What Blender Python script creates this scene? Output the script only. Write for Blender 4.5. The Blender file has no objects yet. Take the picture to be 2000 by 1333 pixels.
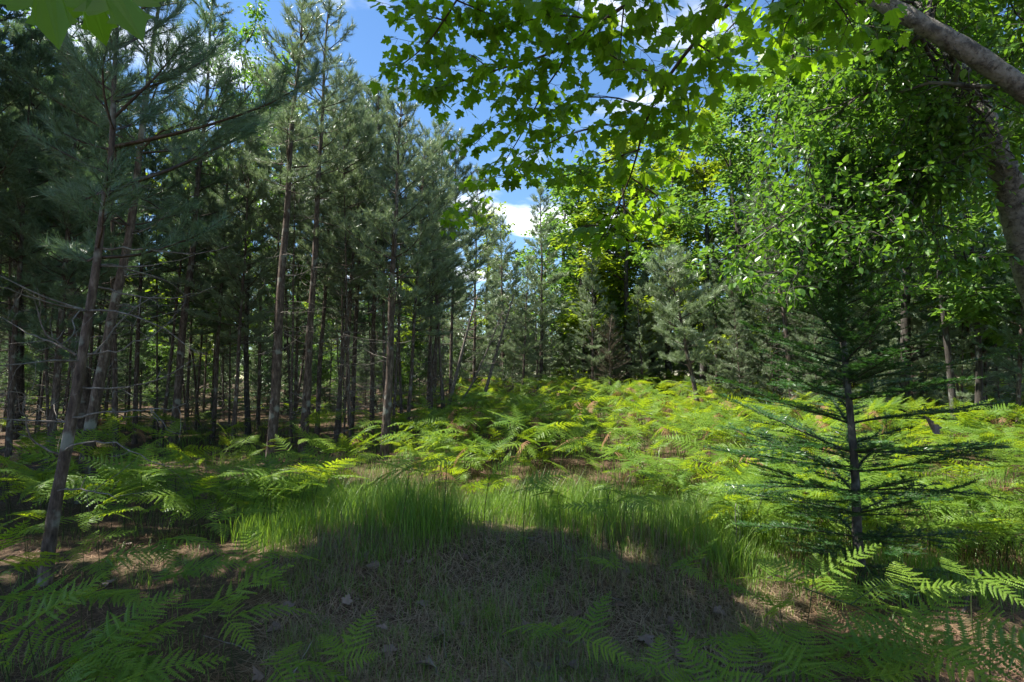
import bpy, math, random
import numpy as np
from mathutils import Vector, Matrix

sc = bpy.context.scene
R = math.radians
# ------------------------------------------------------------------ camera
CAM_Z = 1.6
PITCH = R(3.7)
FPX = 1111.0                       # focal length in pixels of the 2000 px wide photograph
cam_d = bpy.data.cameras.new('camera')
cam_d.sensor_width = 36.0
cam_d.lens = 36.0 * FPX / 2000.0
cam_d.clip_start = 0.05
cam_d.clip_end = 3000
cam = bpy.data.objects.new('camera', cam_d)
sc.collection.objects.link(cam)
cam.location = (0, 0, CAM_Z)
cam.rotation_euler = (R(90) + PITCH, 0, 0)
sc.camera = cam
# ------------------------------------------------------------------ sky and sun
SUN_AZ, SUN_EL = R(-88), R(58)     # azimuth measured from +Y towards +X
world = bpy.data.worlds.new('World')
sc.world = world
world.use_nodes = True
nt = world.node_tree
nt.nodes.clear()
def wn(t, **kw):
    n = nt.nodes.new(t)
    for k, v in kw.items():
        setattr(n, k, v)
    return n
w_out = wn('ShaderNodeOutputWorld')
w_bg = wn('ShaderNodeBackground')
w_sky = wn('ShaderNodeTexSky', sky_type='NISHITA', sun_disc=False, sun_elevation=SUN_EL, sun_rotation=SUN_AZ,
           air_density=1.0, dust_density=0.0, ozone_density=3.0, altitude=300)
w_geo = wn('ShaderNodeTexCoord')
w_sep = wn('ShaderNodeSeparateXYZ')
w_max = wn('ShaderNodeMath', operation='MAXIMUM'); w_max.inputs[1].default_value = 0.06
w_dx = wn('ShaderNodeMath', operation='DIVIDE')
w_dy = wn('ShaderNodeMath', operation='DIVIDE')
w_cmb = wn('ShaderNodeCombineXYZ')
w_map = wn('ShaderNodeVectorMath', operation='ADD'); w_map.inputs[1].default_value = (-6.8107, 11.5371, 0.0)
w_noise = wn('ShaderNodeTexNoise'); w_noise.inputs['Scale'].default_value = 0.85
w_noise.inputs['Detail'].default_value = 7; w_noise.inputs['Roughness'].default_value = 0.56
w_noise.inputs['Distortion'].default_value = 0.25
w_ramp = wn('ShaderNodeMapRange', interpolation_type='SMOOTHSTEP')
w_ramp.inputs['From Min'].default_value = 0.55; w_ramp.inputs['From Max'].default_value = 0.68
w_mix = wn('ShaderNodeMix', data_type='RGBA')
w_mix.inputs['B'].default_value = (8.5, 8.7, 9.2, 1)
L = nt.links.new
L(w_geo.outputs['Generated'], w_sep.inputs[0])
L(w_sep.outputs['Z'], w_max.inputs[0])
L(w_sep.outputs['X'], w_dx.inputs[0]); L(w_max.outputs[0], w_dx.inputs[1])
L(w_sep.outputs['Y'], w_dy.inputs[0]); L(w_max.outputs[0], w_dy.inputs[1])
L(w_dx.outputs[0], w_cmb.inputs[0]); L(w_dy.outputs[0], w_cmb.inputs[1])
L(w_cmb.outputs[0], w_map.inputs[0]); L(w_map.outputs[0], w_noise.inputs['Vector'])
L(w_noise.outputs['Fac'], w_ramp.inputs['Value'])
L(w_ramp.outputs['Result'], w_mix.inputs['Factor'])
w_hs = wn('ShaderNodeHueSaturation'); w_hs.inputs['Saturation'].default_value = 1.12
L(w_sky.outputs[0], w_hs.inputs['Color']); L(w_hs.outputs[0], w_mix.inputs['A'])
L(w_mix.outputs['Result'], w_bg.inputs['Color'])
w_bg.inputs['Strength'].default_value = 0.08
L(w_bg.outputs[0], w_out.inputs[0])

sun_d = bpy.data.lights.new('sun', 'SUN')
sun_d.energy = 5.0
sun_d.angle = R(0.53)
sun_d.color = (1.0, 0.955, 0.88)
sun = bpy.data.objects.new('sun', sun_d)
sc.collection.objects.link(sun)
sdir = Vector((math.sin(SUN_AZ) * math.cos(SUN_EL), math.cos(SUN_AZ) * math.cos(SUN_EL), math.sin(SUN_EL)))
sun.rotation_euler = sdir.to_track_quat('Z', 'Y').to_euler()
sun.location = sdir * 40
# ------------------------------------------------------------------ exposure and renderer
sc.view_settings.view_transform = 'Standard'
sc.view_settings.look = 'None'
sc.view_settings.exposure = 1.6
sc.view_settings.gamma = 1.0
cy = sc.cycles
cy.max_bounces = 8; cy.diffuse_bounces = 4; cy.glossy_bounces = 2; cy.transmission_bounces = 5
cy.transparent_max_bounces = 4
cy.sample_clamp_indirect = 6.0
cy.use_denoising = True
cy.blur_glossy = 1.0

# ================================================================== helpers
def nrm(a):
    a = np.asarray(a, float)
    return a / np.maximum(np.linalg.norm(a, axis=-1, keepdims=True), 1e-9)

C_R = np.array([1.0, 0, 0])
C_F = np.array([0, math.cos(PITCH), math.sin(PITCH)])
C_U = np.array([0, -math.sin(PITCH), math.cos(PITCH)])
C_O = np.array([0, 0, CAM_Z])

def ray(px, py):
    return C_R * ((px - 1000) / FPX) + C_U * ((666.5 - py) / FPX) + C_F

def P(px, py, t):
    return C_O + ray(px, py) * t

def project(p):
    p = np.asarray(p, float) - C_O
    z = p @ C_F
    zz = np.where(np.abs(z) < 1e-3, 1e-3, z)
    return 1000 + FPX * (p @ C_R) / zz, 666.5 - FPX * (p @ C_U) / zz, z

def sstep(a, b, x):
    t = np.clip((x - a) / (b - a), 0, 1)
    return t * t * (3 - 2 * t)

_r = np.random.default_rng(5)
_W = [(_r.uniform(-1, 1, 2) * f, _r.uniform(0, 6.28), a) for f, a in
      [(0.35, .07), (0.5, .06), (0.9, .035), (1.3, .03), (2.3, .02), (3.1, .018), (5, .011), (7, .009), (11, .006), (15, .005)]]
def ground(x, y):
    x = np.asarray(x, float); y = np.asarray(y, float)
    r = np.hypot(x, y)
    ang = x / np.maximum(np.abs(y), 0.6)
    side = sstep(-0.35, 0.05, ang)
    slope = 0.012 + 0.056 * side
    rise = np.clip(y - 8.0, 0, 20) * slope
    mound = 0.37 * np.exp(-(((x + 0.1) / 2.1) ** 2 + ((y - 5.0) / 1.15) ** 2))
    mound += 0.10 * np.exp(-(((x + 3.6) / 1.6) ** 2 + ((y - 5.6) / 1.6) ** 2))
    dip = -0.26 * np.exp(-(((x - 0.6) / 3.4) ** 2 + ((y - 7.4) / 1.2) ** 2))
    z = rise + mound + dip
    fade = 1.0 / (1.0 + r * 0.02)
    for k, ph, a in _W:
        z = z + a * np.sin(k[0] * x * 1.3 + k[1] * y * 1.3 + ph) * fade
    return z

def on_ground(px, py):
    d = ray(px, py)
    ts = np.geomspace(1.2, 90, 900)
    pts = C_O + d[None] * ts[:, None]
    h = pts[:, 2] - ground(pts[:, 0], pts[:, 1])
    i = np.argmax(h < 0) if (h < 0).any() else len(ts) - 1
    p = pts[i].copy(); p[2] = ground(p[0], p[1])
    return p

class Acc:
    """collects geometry for ONE mesh"""
    def __init__(s):
        s.v, s.f, s.m, s.c, s.n = [], [], [], [], 0
    def add(s, v, f, mat=0, rnd=0.5):
        v = np.asarray(v, float).reshape(-1, 3); f = np.asarray(f, int)
        if len(v) == 0 or len(f) == 0:
            return
        s.v.append(v); s.f.append(f + s.n); s.n += len(v)
        s.m.append(np.full(len(f), mat, int))
        s.c.append(np.broadcast_to(np.asarray(rnd, float), (len(f),)).copy())
    def mesh(s, name, mats, smooth=True):
        me = bpy.data.meshes.new(name)
        V = np.concatenate(s.v)
        me.vertices.add(len(V)); me.vertices.foreach_set('co', V.astype(np.float32).ravel())
        loops = np.concatenate([f.ravel() for f in s.f])
        tot = np.concatenate([np.full(len(f), f.shape[1], int) for f in s.f])
        st = np.concatenate([[0], np.cumsum(tot)[:-1]])
        me.loops.add(len(loops)); me.loops.foreach_set('vertex_index', loops.astype(np.int32))
        me.polygons.add(len(tot)); me.polygons.foreach_set('loop_start', st.astype(np.int32))
        try:
            me.polygons.foreach_set('loop_total', tot.astype(np.int32))
        except Exception:
            pass
        me.polygons.foreach_set('material_index', np.concatenate(s.m).astype(np.int32))
        me.polygons.foreach_set('use_smooth', np.full(len(tot), smooth, bool))
        a = me.attributes.new('rnd', 'FLOAT', 'FACE')
        a.data.foreach_set('value', np.concatenate(s.c).astype(np.float32))
        me.update(calc_edges=True)
        for m in mats:
            me.materials.append(M[m])
        return me

def tube(acc, pts, rad, sides=8, mat=0, rnd=0.5, rough=0.0, rng=None):
    pts = np.asarray(pts, float); n = len(pts)
    rad = np.broadcast_to(np.asarray(rad, float), (n,))
    tan = nrm(np.gradient(pts, axis=0))
    ref = np.array([0.0, 0, 1]) if abs(tan[0][2]) < 0.8 else np.array([0.0, 1, 0])
    u = nrm(np.cross(tan, ref)); w = np.cross(tan, u)
    a = np.linspace(0, 2 * np.pi, sides, endpoint=False)
    rr = np.repeat(rad[:, None], sides, 1)
    if rough and rng is not None:
        rr = rr * (1 + rng.normal(0, rough, rr.shape))
    V = pts[:, None] + rr[..., None] * (np.cos(a)[None, :, None] * u[:, None] + np.sin(a)[None, :, None] * w[:, None])
    i = np.arange(n - 1)[:, None] * sides; j = np.arange(sides)[None]; k = (j + 1) % sides
    F = np.stack([i + j, i + k, i + sides + k, i + sides + j], -1).reshape(-1, 4)
    base = acc.n
    acc.add(V, F, mat, rnd)
    acc.f.append(np.array([[base + (n - 1) * sides + q for q in range(sides)]])); acc.m.append(np.array([mat])); acc.c.append(np.array([rnd if np.isscalar(rnd) else 0.5]))

def segs(acc, p0, p1, r0, r1, mat=0, rnd=0.5, sides=3):
    """many thin straight sticks, each a small prism"""
    p0 = np.asarray(p0, float).reshape(-1, 3); p1 = np.asarray(p1, float).reshape(-1, 3); n = len(p0)
    if n == 0:
        return
    d = nrm(p1 - p0)
    ref = np.where(np.abs(d[:, 2:3]) < 0.9, [[0., 0, 1]], [[1., 0, 0]])
    u = nrm(np.cross(d, ref)); w = np.cross(d, u)
    r0 = np.broadcast_to(np.asarray(r0, float), (n,)); r1 = np.broadcast_to(np.asarray(r1, float), (n,))
    a = np.linspace(0, 2 * np.pi, sides, endpoint=False)
    off = np.cos(a)[None, :, None] * u[:, None] + np.sin(a)[None, :, None] * w[:, None]
    V = np.concatenate([p0[:, None] + off * r0[:, None, None], p1[:, None] + off * r1[:, None, None]], 1)
    j = np.arange(sides); k = (j + 1) % sides
    f = np.stack([j, k, sides + k, sides + j], -1)
    F = (np.arange(n)[:, None, None] * (2 * sides) + f[None]).reshape(-1, 4)
    rn = np.repeat(np.broadcast_to(np.asarray(rnd, float), (n,)), sides)
    acc.add(V, F, mat, rn)

def chain(pts):
    pts = np.asarray(pts)
    return pts[:-1], pts[1:]

def stamp(acc, tv, tf, pos, X, Y, Z, scale, mat=0, rnd=0.5):
    """copies of a small template (tv verts, tf list of equal-size face arrays) at many places"""
    n = len(pos)
    if n == 0:
        return
    scale = np.broadcast_to(np.asarray(scale, float), (n,))
    V = pos[:, None] + scale[:, None, None] * (tv[None, :, 0:1] * X[:, None] + tv[None, :, 1:2] * Y[:, None] + tv[None, :, 2:3] * Z[:, None])
    k = len(tv); F = (np.arange(n)[:, None, None] * k + np.asarray(tf)[None]).reshape(-1, len(tf[0]))
    acc.add(V, F, mat, np.repeat(np.broadcast_to(np.asarray(rnd, float), (n,)), len(tf)))

def needles(acc, o, d, k, length, width, rng, cone=(0.35, 1.15), back=0.12, mat=0, up=0.0):
    """k needles round each shoot (o tip, d direction)"""
    n = len(o)
    if n == 0:
        return
    O = np.repeat(o, k, 0); D = np.repeat(d, k, 0); N = n * k
    ref = np.where(np.abs(D[:, 2:3]) < 0.9, [[0., 0, 1]], [[1., 0, 0]])
    u = nrm(np.cross(D, ref)); w = np.cross(D, u)
    th = rng.uniform(cone[0], cone[1], N); ph = rng.uniform(0, 2 * np.pi, N)
    nd = D * np.cos(th)[:, None] + (u * np.cos(ph)[:, None] + w * np.sin(ph)[:, None]) * np.sin(th)[:, None]
    nd[:, 2] += up
    nd = nrm(nd)
    st = O - D * (rng.uniform(0, back, N))[:, None]
    ln = length * rng.uniform(0.7, 1.1, N)
    sd = nrm(np.cross(nd, rng.normal(size=(N, 3))))
    w2 = (width * rng.uniform(0.7, 1.2, N))[:, None]
    V = np.stack([st - sd * w2 / 2, st + sd * w2 / 2, st + nd * ln[:, None]], 1)
    F = np.arange(N * 3).reshape(N, 3)
    c = np.clip(np.repeat(rng.uniform(0, 1, n), k) * 0.7 + rng.uniform(0, 0.3, N), 0, 1)
    acc.add(V, F, mat, c)

def axes_from(d, normal):
    Y = nrm(d); X = nrm(np.cross(Y, normal)); Z = np.cross(X, Y)
    return X, Y, Z

# ================================================================== objects
COL = sc.collection
def obj(name, me, parent=None, loc=None, rot=None, scale=None):
    o = bpy.data.objects.new(name, me)
    COL.objects.link(o)
    if parent is not None:
        o.parent = parent
    if loc is not None:
        o.location = loc
    if rot is not None:
        if hasattr(rot, 'to_euler'):
            o.rotation_euler = rot.to_euler()
        else:
            o.rotation_euler = rot
    if scale is not None:
        o.scale = scale if hasattr(scale, '__len__') else (scale,) * 3
    return o
def tag(o, label, cat, group=None, kind=None):
    if label: o['label'] = label
    if cat: o['category'] = cat
    if group: o['group'] = group
    if kind: o['kind'] = kind
    return o
def thing(name, label, cat, loc=(0, 0, 0), rot=None, scale=None, group=None):
    return tag(obj(name, None, None, loc, rot, scale), label, cat, group)

# ================================================================== materials
M = {}
def mat(name):
    m = bpy.data.materials.new(name); m.use_nodes = True
    m.node_tree.nodes.clear(); M[name] = m
    t = m.node_tree
    def N(ty, **kw):
        n = t.nodes.new(ty)
        for k, v in kw.items():
            setattr(n, k, v)
        return n
    return m, N, t.links.new

def leaf_mat(name, dark, light, trans, tfac=0.45, rough=0.45, spec=0.35, objvar=0.25):
    m, N, Lk = mat(name)
    out = N('ShaderNodeOutputMaterial')
    at = N('ShaderNodeAttribute', attribute_name='rnd')
    oi = N('ShaderNodeObjectInfo')
    mx = N('ShaderNodeMix', data_type='RGBA')
    mx.inputs['A'].default_value = (*dark, 1); mx.inputs['B'].default_value = (*light, 1)
    ad = N('ShaderNodeMath', operation='MULTIPLY_ADD'); ad.inputs[1].default_value = objvar
    mu = N('ShaderNodeMath', operation='MULTIPLY'); mu.inputs[1].default_value = 1 - objvar
    Lk(at.outputs['Fac'], mu.inputs[0])
    Lk(oi.outputs['Random'], ad.inputs[0]); Lk(mu.outputs[0], ad.inputs[2])
    Lk(ad.outputs[0], mx.inputs['Factor'])
    tx = N('ShaderNodeMix', data_type='RGBA', blend_type='MULTIPLY'); tx.inputs['Factor'].default_value = 1
    tx.inputs['B'].default_value = (*trans, 1)
    Lk(mx.outputs['Result'], tx.inputs['A'])
    pb = N('ShaderNodeBsdfPrincipled'); pb.inputs['Roughness'].default_value = rough
    pb.inputs['Specular IOR Level'].default_value = spec
    Lk(mx.outputs['Result'], pb.inputs['Base Color'])
    tr = N('ShaderNodeBsdfTranslucent'); Lk(tx.outputs['Result'], tr.inputs['Color'])
    ms = N('ShaderNodeMixShader'); ms.inputs[0].default_value = tfac
    Lk(pb.outputs[0], ms.inputs[1]); Lk(tr.outputs[0], ms.inputs[2]); Lk(ms.outputs[0], out.inputs[0])
    return m

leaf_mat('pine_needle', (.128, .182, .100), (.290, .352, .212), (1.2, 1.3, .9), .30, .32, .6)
leaf_mat('pine_needle_shade', (.075, .130, .076), (.175, .245, .148), (1.3, 1.5, .8), .30, .38, .45)  # darker copy of pine_needle: shade painted in for pines standing in shade
leaf_mat('fir_needle', (.021, .062, .019), (.058, .128, .034), (1.6, 2.0, .7), .22, .35, .5)
leaf_mat('dead_needle', (.085, .075, .048), (.17, .145, .095), (1.2, 1.0, .8), .2, .6, .2)
leaf_mat('maple_leaf', (.075, .165, .012), (.150, .265, .022), (2.3, 2.05, .7), .60, .40, .35)
leaf_mat('birch_leaf', (.055, .135, .020), (.115, .222, .036), (2.0, 1.9, .7), .45, .33, .5)
leaf_mat('oak_leaf', (.060, .132, .030), (.125, .212, .050), (2.0, 2.0, .8), .45, .38, .4)
leaf_mat('young_leaf', (.12, .19, .015), (.22, .29, .025), (1.9, 1.8, .8), .5, .4, .35)
leaf_mat('fern_green', (.070, .165, .022), (.195, .305, .042), (2.8, 2.1, .45), .52, .45, .3, .5)
leaf_mat('fern_brown', (.16, .08, .035), (.30, .17, .09), (1.1, 1.0, .8), .2, .6, .2)
leaf_mat('grass_green', (.080, .175, .020), (.185, .280, .055), (1.7, 1.7, .8), .4, .4, .35)
leaf_mat('grass_dry', (.13, .095, .052), (.33, .255, .155), (1.1, 1.0, .8), .2, .55, .25)
leaf_mat('litter_needle', (.11, .060, .033), (.34, .215, .13), (1, 1, 1), .1, .6, .25)
leaf_mat('litter_straw', (.10, .068, .042), (.40, .30, .19), (1, 1, 1), .1, .6, .25)
leaf_mat('dead_leaf', (.11, .075, .06), (.25, .185, .15), (1.1, 1.0, .9), .15, .55, .3)

def bark_mat(name, c1, c2, c3, sxy=22, sz=6, bump=.6, lichen=.0):
    m, N, Lk = mat(name)
    out = N('ShaderNodeOutputMaterial'); pb = N('ShaderNodeBsdfPrincipled')
    tc = N('ShaderNodeTexCoord'); mp = N('ShaderNodeMapping'); mp.inputs['Scale'].default_value = (sxy, sxy, sz)
    oi = N('ShaderNodeObjectInfo'); ofs = N('ShaderNodeVectorMath', operation='SCALE'); ofs.inputs['Scale'].default_value = 3
    Lk(tc.outputs['Object'], mp.inputs['Vector'])
    no = N('ShaderNodeTexNoise'); no.inputs['Scale'].default_value = 1; no.inputs['Detail'].default_value = 5; no.inputs['Roughness'].default_value = .65
    Lk(mp.outputs[0], no.inputs['Vector'])
    rp = N('ShaderNodeValToRGB')
    rp.color_ramp.elements[0].position = .32; rp.color_ramp.elements[0].color = (*c1, 1)
    rp.color_ramp.elements[1].position = .72; rp.color_ramp.elements[1].color = (*c3, 1)
    e = rp.color_ramp.elements.new(.52); e.color = (*c2, 1)
    Lk(no.outputs['Fac'], rp.inputs['Fac'])
    n2 = N('ShaderNodeTexNoise'); n2.inputs['Scale'].default_value = 5.5; n2.inputs['Detail'].default_value = 4
    Lk(tc.outputs['Object'], n2.inputs['Vector'])
    mr = N('ShaderNodeMapRange'); mr.inputs['From Min'].default_value = .56; mr.inputs['From Max'].default_value = .66
    mr.inputs['To Max'].default_value = lichen
    Lk(n2.outputs['Fac'], mr.inputs['Value'])
    mx = N('ShaderNodeMix', data_type='RGBA'); mx.inputs['B'].default_value = (.32, .34, .29, 1)
    Lk(mr.outputs[0], mx.inputs['Factor']); Lk(rp.outputs[0], mx.inputs['A'])
    Lk(mx.outputs['Result'], pb.inputs['Base Color'])
    pb.inputs['Roughness'].default_value = .85; pb.inputs['Specular IOR Level'].default_value = .2
    bp = N('ShaderNodeBump'); bp.inputs['Strength'].default_value = bump; bp.inputs['Distance'].default_value = .012
    Lk(no.outputs['Fac'], bp.inputs['Height']); Lk(bp.outputs[0], pb.inputs['Normal'])
    Lk(pb.outputs[0], out.inputs[0])
bark_mat('pine_bark', (.030, .022, .018), (.095, .070, .055), (.21, .165, .135), 24, 7, .8, .5)
bark_mat('dead_wood', (.065, .055, .045), (.15, .13, .11), (.27, .24, .215), 30, 10, .4, .25)
bark_mat('limb_bark', (.035, .026, .02), (.08, .058, .045), (.14, .11, .09), 30, 10, .4, .2)
bark_mat('fir_bark', (.022, .02, .017), (.055, .048, .04), (.12, .11, .095), 30, 12, .5, .3)
bark_mat('oak_bark', (.02, .018, .015), (.055, .047, .04), (.12, .105, .09), 20, 5, .9, .4)
bark_mat('twig_bark', (.04, .03, .022), (.075, .055, .04), (.12, .095, .07), 40, 20, .2)
bark_mat('fern_stem', (.02, .03, .012), (.045, .06, .02), (.08, .10, .035), 30, 8, .1)

def birch_mat():
    m, N, Lk = mat('birch_bark')
    out = N('ShaderNodeOutputMaterial'); pb = N('ShaderNodeBsdfPrincipled')
    tc = N('ShaderNodeTexCoord')
    at = N('ShaderNodeAttribute', attribute_name='along')
    sp = N('ShaderNodeSeparateXYZ'); Lk(at.outputs['Vector'], sp.inputs[0])
    # coordinates that run along the stem, so the dark lenticels cross it
    mp = N('ShaderNodeMapping'); mp.inputs['Scale'].default_value = (1.3, 1.3, 34)
    Lk(at.outputs['Vector'], mp.inputs['Vector'])
    n1 = N('ShaderNodeTexNoise'); n1.inputs['Scale'].default_value = 1.0; n1.inputs['Detail'].default_value = 3
    Lk(mp.outputs[0], n1.inputs['Vector'])
    n2 = N('ShaderNodeTexNoise'); n2.inputs['Scale'].default_value = 9; n2.inputs['Detail'].default_value = 6; n2.inputs['Roughness'].default_value = .7
    Lk(tc.outputs['Object'], n2.inputs['Vector'])
    r1 = N('ShaderNodeMapRange'); r1.inputs['From Min'].default_value = .58; r1.inputs['From Max'].default_value = .68
    Lk(n1.outputs['Fac'], r1.inputs['Value'])
    r2 = N('ShaderNodeMapRange'); r2.inputs['From Min'].default_value = .47; r2.inputs['From Max'].default_value = .60
    Lk(n2.outputs['Fac'], r2.inputs['Value'])
    mxm = N('ShaderNodeMath', operation='MAXIMUM'); Lk(r1.outputs[0], mxm.inputs[0]); Lk(r2.outputs[0], mxm.inputs[1])
    mu = N('ShaderNodeMath', operation='MULTIPLY'); mu.inputs[1].default_value = .9; Lk(mxm.outputs[0], mu.inputs[0])
    n3 = N('ShaderNodeTexNoise'); n3.inputs['Scale'].default_value = 30; Lk(tc.outputs['Object'], n3.inputs['Vector'])
    w = N('ShaderNodeMix', data_type='RGBA'); w.inputs['A'].default_value = (.09, .078, .062, 1); w.inputs['B'].default_value = (.27, .245, .205, 1)
    Lk(n3.outputs['Fac'], w.inputs['Factor'])
    mx = N('ShaderNodeMix', data_type='RGBA'); mx.inputs['B'].default_value = (.035, .028, .022, 1)
    Lk(mu.outputs[0], mx.inputs['Factor']); Lk(w.outputs['Result'], mx.inputs['A'])
    Lk(mx.outputs['Result'], pb.inputs['Base Color'])
    pb.inputs['Roughness'].default_value = .7
    bp = N('ShaderNodeBump'); bp.inputs['Strength'].default_value = 1.0; bp.inputs['Distance'].default_value = .03
    Lk(n2.outputs['Fac'], bp.inputs['Height']); Lk(bp.outputs[0], pb.inputs['Normal'])
    Lk(pb.outputs[0], out.inputs[0])
birch_mat()

def ground_mat():
    m, N, Lk = mat('forest_floor')
    out = N('ShaderNodeOutputMaterial'); pb = N('ShaderNodeBsdfPrincipled')
    tc = N('ShaderNodeTexCoord')
    n1 = N('ShaderNodeTexNoise'); n1.inputs['Scale'].default_value = 1.1; n1.inputs['Detail'].default_value = 6
    n2 = N('ShaderNodeTexNoise'); n2.inputs['Scale'].default_value = 34; n2.inputs['Detail'].default_value = 6; n2.inputs['Roughness'].default_value = .7
    n3 = N('ShaderNodeTexVoronoi'); n3.inputs['Scale'].default_value = 26
    for n in (n1, n2, n3):
        Lk(tc.outputs['Object'], n.inputs['Vector'])
    r = N('ShaderNodeValToRGB'); r.color_ramp.elements[0].position = .3; r.color_ramp.elements[0].color = (.030, .019, .012, 1)
    r.color_ramp.elements[1].position = .75; r.color_ramp.elements[1].color = (.21, .135, .085, 1)
    e = r.color_ramp.elements.new(.5); e.color = (.085, .052, .033, 1)
    Lk(n2.outputs['Fac'], r.inputs['Fac'])
    g = N('ShaderNodeMix', data_type='RGBA'); g.inputs['B'].default_value = (.055, .065, .025, 1)
    mr = N('ShaderNodeMapRange'); mr.inputs['From Min'].default_value = .45; mr.inputs['From Max'].default_value = .7; mr.inputs['To Max'].default_value = .7
    Lk(n1.outputs['Fac'], mr.inputs['Value']); Lk(mr.outputs[0], g.inputs['Factor']); Lk(r.outputs[0], g.inputs['A'])
    Lk(g.outputs['Result'], pb.inputs['Base Color'])
    pb.inputs['Roughness'].default_value = .95; pb.inputs['Specular IOR Level'].default_value = .15
    bp = N('ShaderNodeBump'); bp.inputs['Strength'].default_value = .9; bp.inputs['Distance'].default_value = .03
    Lk(n2.outputs['Fac'], bp.inputs['Height']); Lk(bp.outputs[0], pb.inputs['Normal'])
    Lk(pb.outputs[0], out.inputs[0])
ground_mat()

# ================================================================== ground
def build_ground():
    rings = np.concatenate([np.linspace(0.0, 10, 100), np.geomspace(10.2, 900, 60)])
    A = np.linspace(0, 2 * np.pi, 240, endpoint=False)
    rr, aa = np.meshgrid(rings[1:], A, indexing='ij')
    x = rr * np.sin(aa); y = rr * np.cos(aa)
    V = np.stack([x, y, ground(x, y)], -1).reshape(-1, 3)
    n, k = rr.shape
    i = np.arange(n - 1)[:, None] * k; j = np.arange(k)[None]; q = (j + 1) % k
    F = np.stack([i + j, i + k + j, i + k + q, i + q], -1).reshape(-1, 4)
    V = np.concatenate([V, [[0, 0, float(ground(0, 0))]]])
    T = np.stack([np.full(k, len(V) - 1), np.arange(k), (np.arange(k) + 1) % k], -1)
    acc = Acc(); acc.add(V, F); acc.f.append(T); acc.m.append(np.zeros(k, int)); acc.c.append(np.full(k, .5))
    o = obj('ground', acc.mesh('ground', ['forest_floor']))
    o['kind'] = 'structure'
build_ground()

# ================================================================== conifers
def axis_fn(path):
    """path: polyline of the trunk; returns f(h)->point and total length"""
    path = np.asarray(path, float)
    s = np.concatenate([[0], np.cumsum(np.linalg.norm(np.diff(path, axis=0), axis=1))])
    # smooth the corners with a dense cubic-ish resample
    hs = np.linspace(0, s[-1], 60)
    p = np.stack([np.interp(hs, s, path[:, k]) for k in range(3)], -1)
    for _ in range(6):
        p[1:-1] = (p[:-2] + 2 * p[1:-1] + p[2:]) / 4
    def f(h):
        return np.stack([np.interp(h, hs, p[:, k]) for k in range(3)], -1)
    return f, s[-1]

def trunk_mesh(name, f, H, r0, rng, bark='pine_bark', sides=12, tip=.008, power=.85):
    acc = Acc()
    hs = np.linspace(0, H * .995, max(18, int(H / .16)))
    rad = r0 * (1 - hs / H) ** power + tip
    rad *= 1 + .35 * np.exp(-hs / .12) + rng.normal(0, .025, len(hs))
    pts = f(hs) + np.stack([.012 * np.sin(hs * 2.1 + rng.uniform(0, 6)), .012 * np.sin(hs * 1.7 + rng.uniform(0, 6)), 0 * hs], -1)
    pts[0, 2] -= .12
    tube(acc, pts, rad, sides, 0, .5, .035, rng)
    return acc.mesh(name, [bark])

def crooked(rng, p, d, L, n=6, bend=.25, lift=0.0):
    pts = [np.array(p, float)]; d = nrm(d)
    for i in range(n):
        d = nrm(d + rng.normal(0, bend, 3) * .5 + np.array([0, 0, lift]))
        pts.append(pts[-1] + d * L / n)
    return np.array(pts)

def dead_branch_geo(acc, rng, p, d, L, r, mat=0, forks=3):
    b = crooked(rng, p, d, L, 7, .32, rng.uniform(-.03, .08))
    rad = np.linspace(r, r * .25, len(b))
    tube(acc, b, rad, 5, mat)
    for k in range(forks):
        i = rng.integers(2, len(b) - 1)
        dd = nrm(b[i] - b[i - 1] + rng.normal(0, .8, 3))
        q = crooked(rng, b[i], dd, L * rng.uniform(.2, .5), 4, .45)
        a0, a1 = chain(q)
        rr = np.linspace(rad[i] * .6, rad[i] * .15, len(q))
        segs(acc, a0, a1, rr[:-1], rr[1:], mat)

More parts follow.
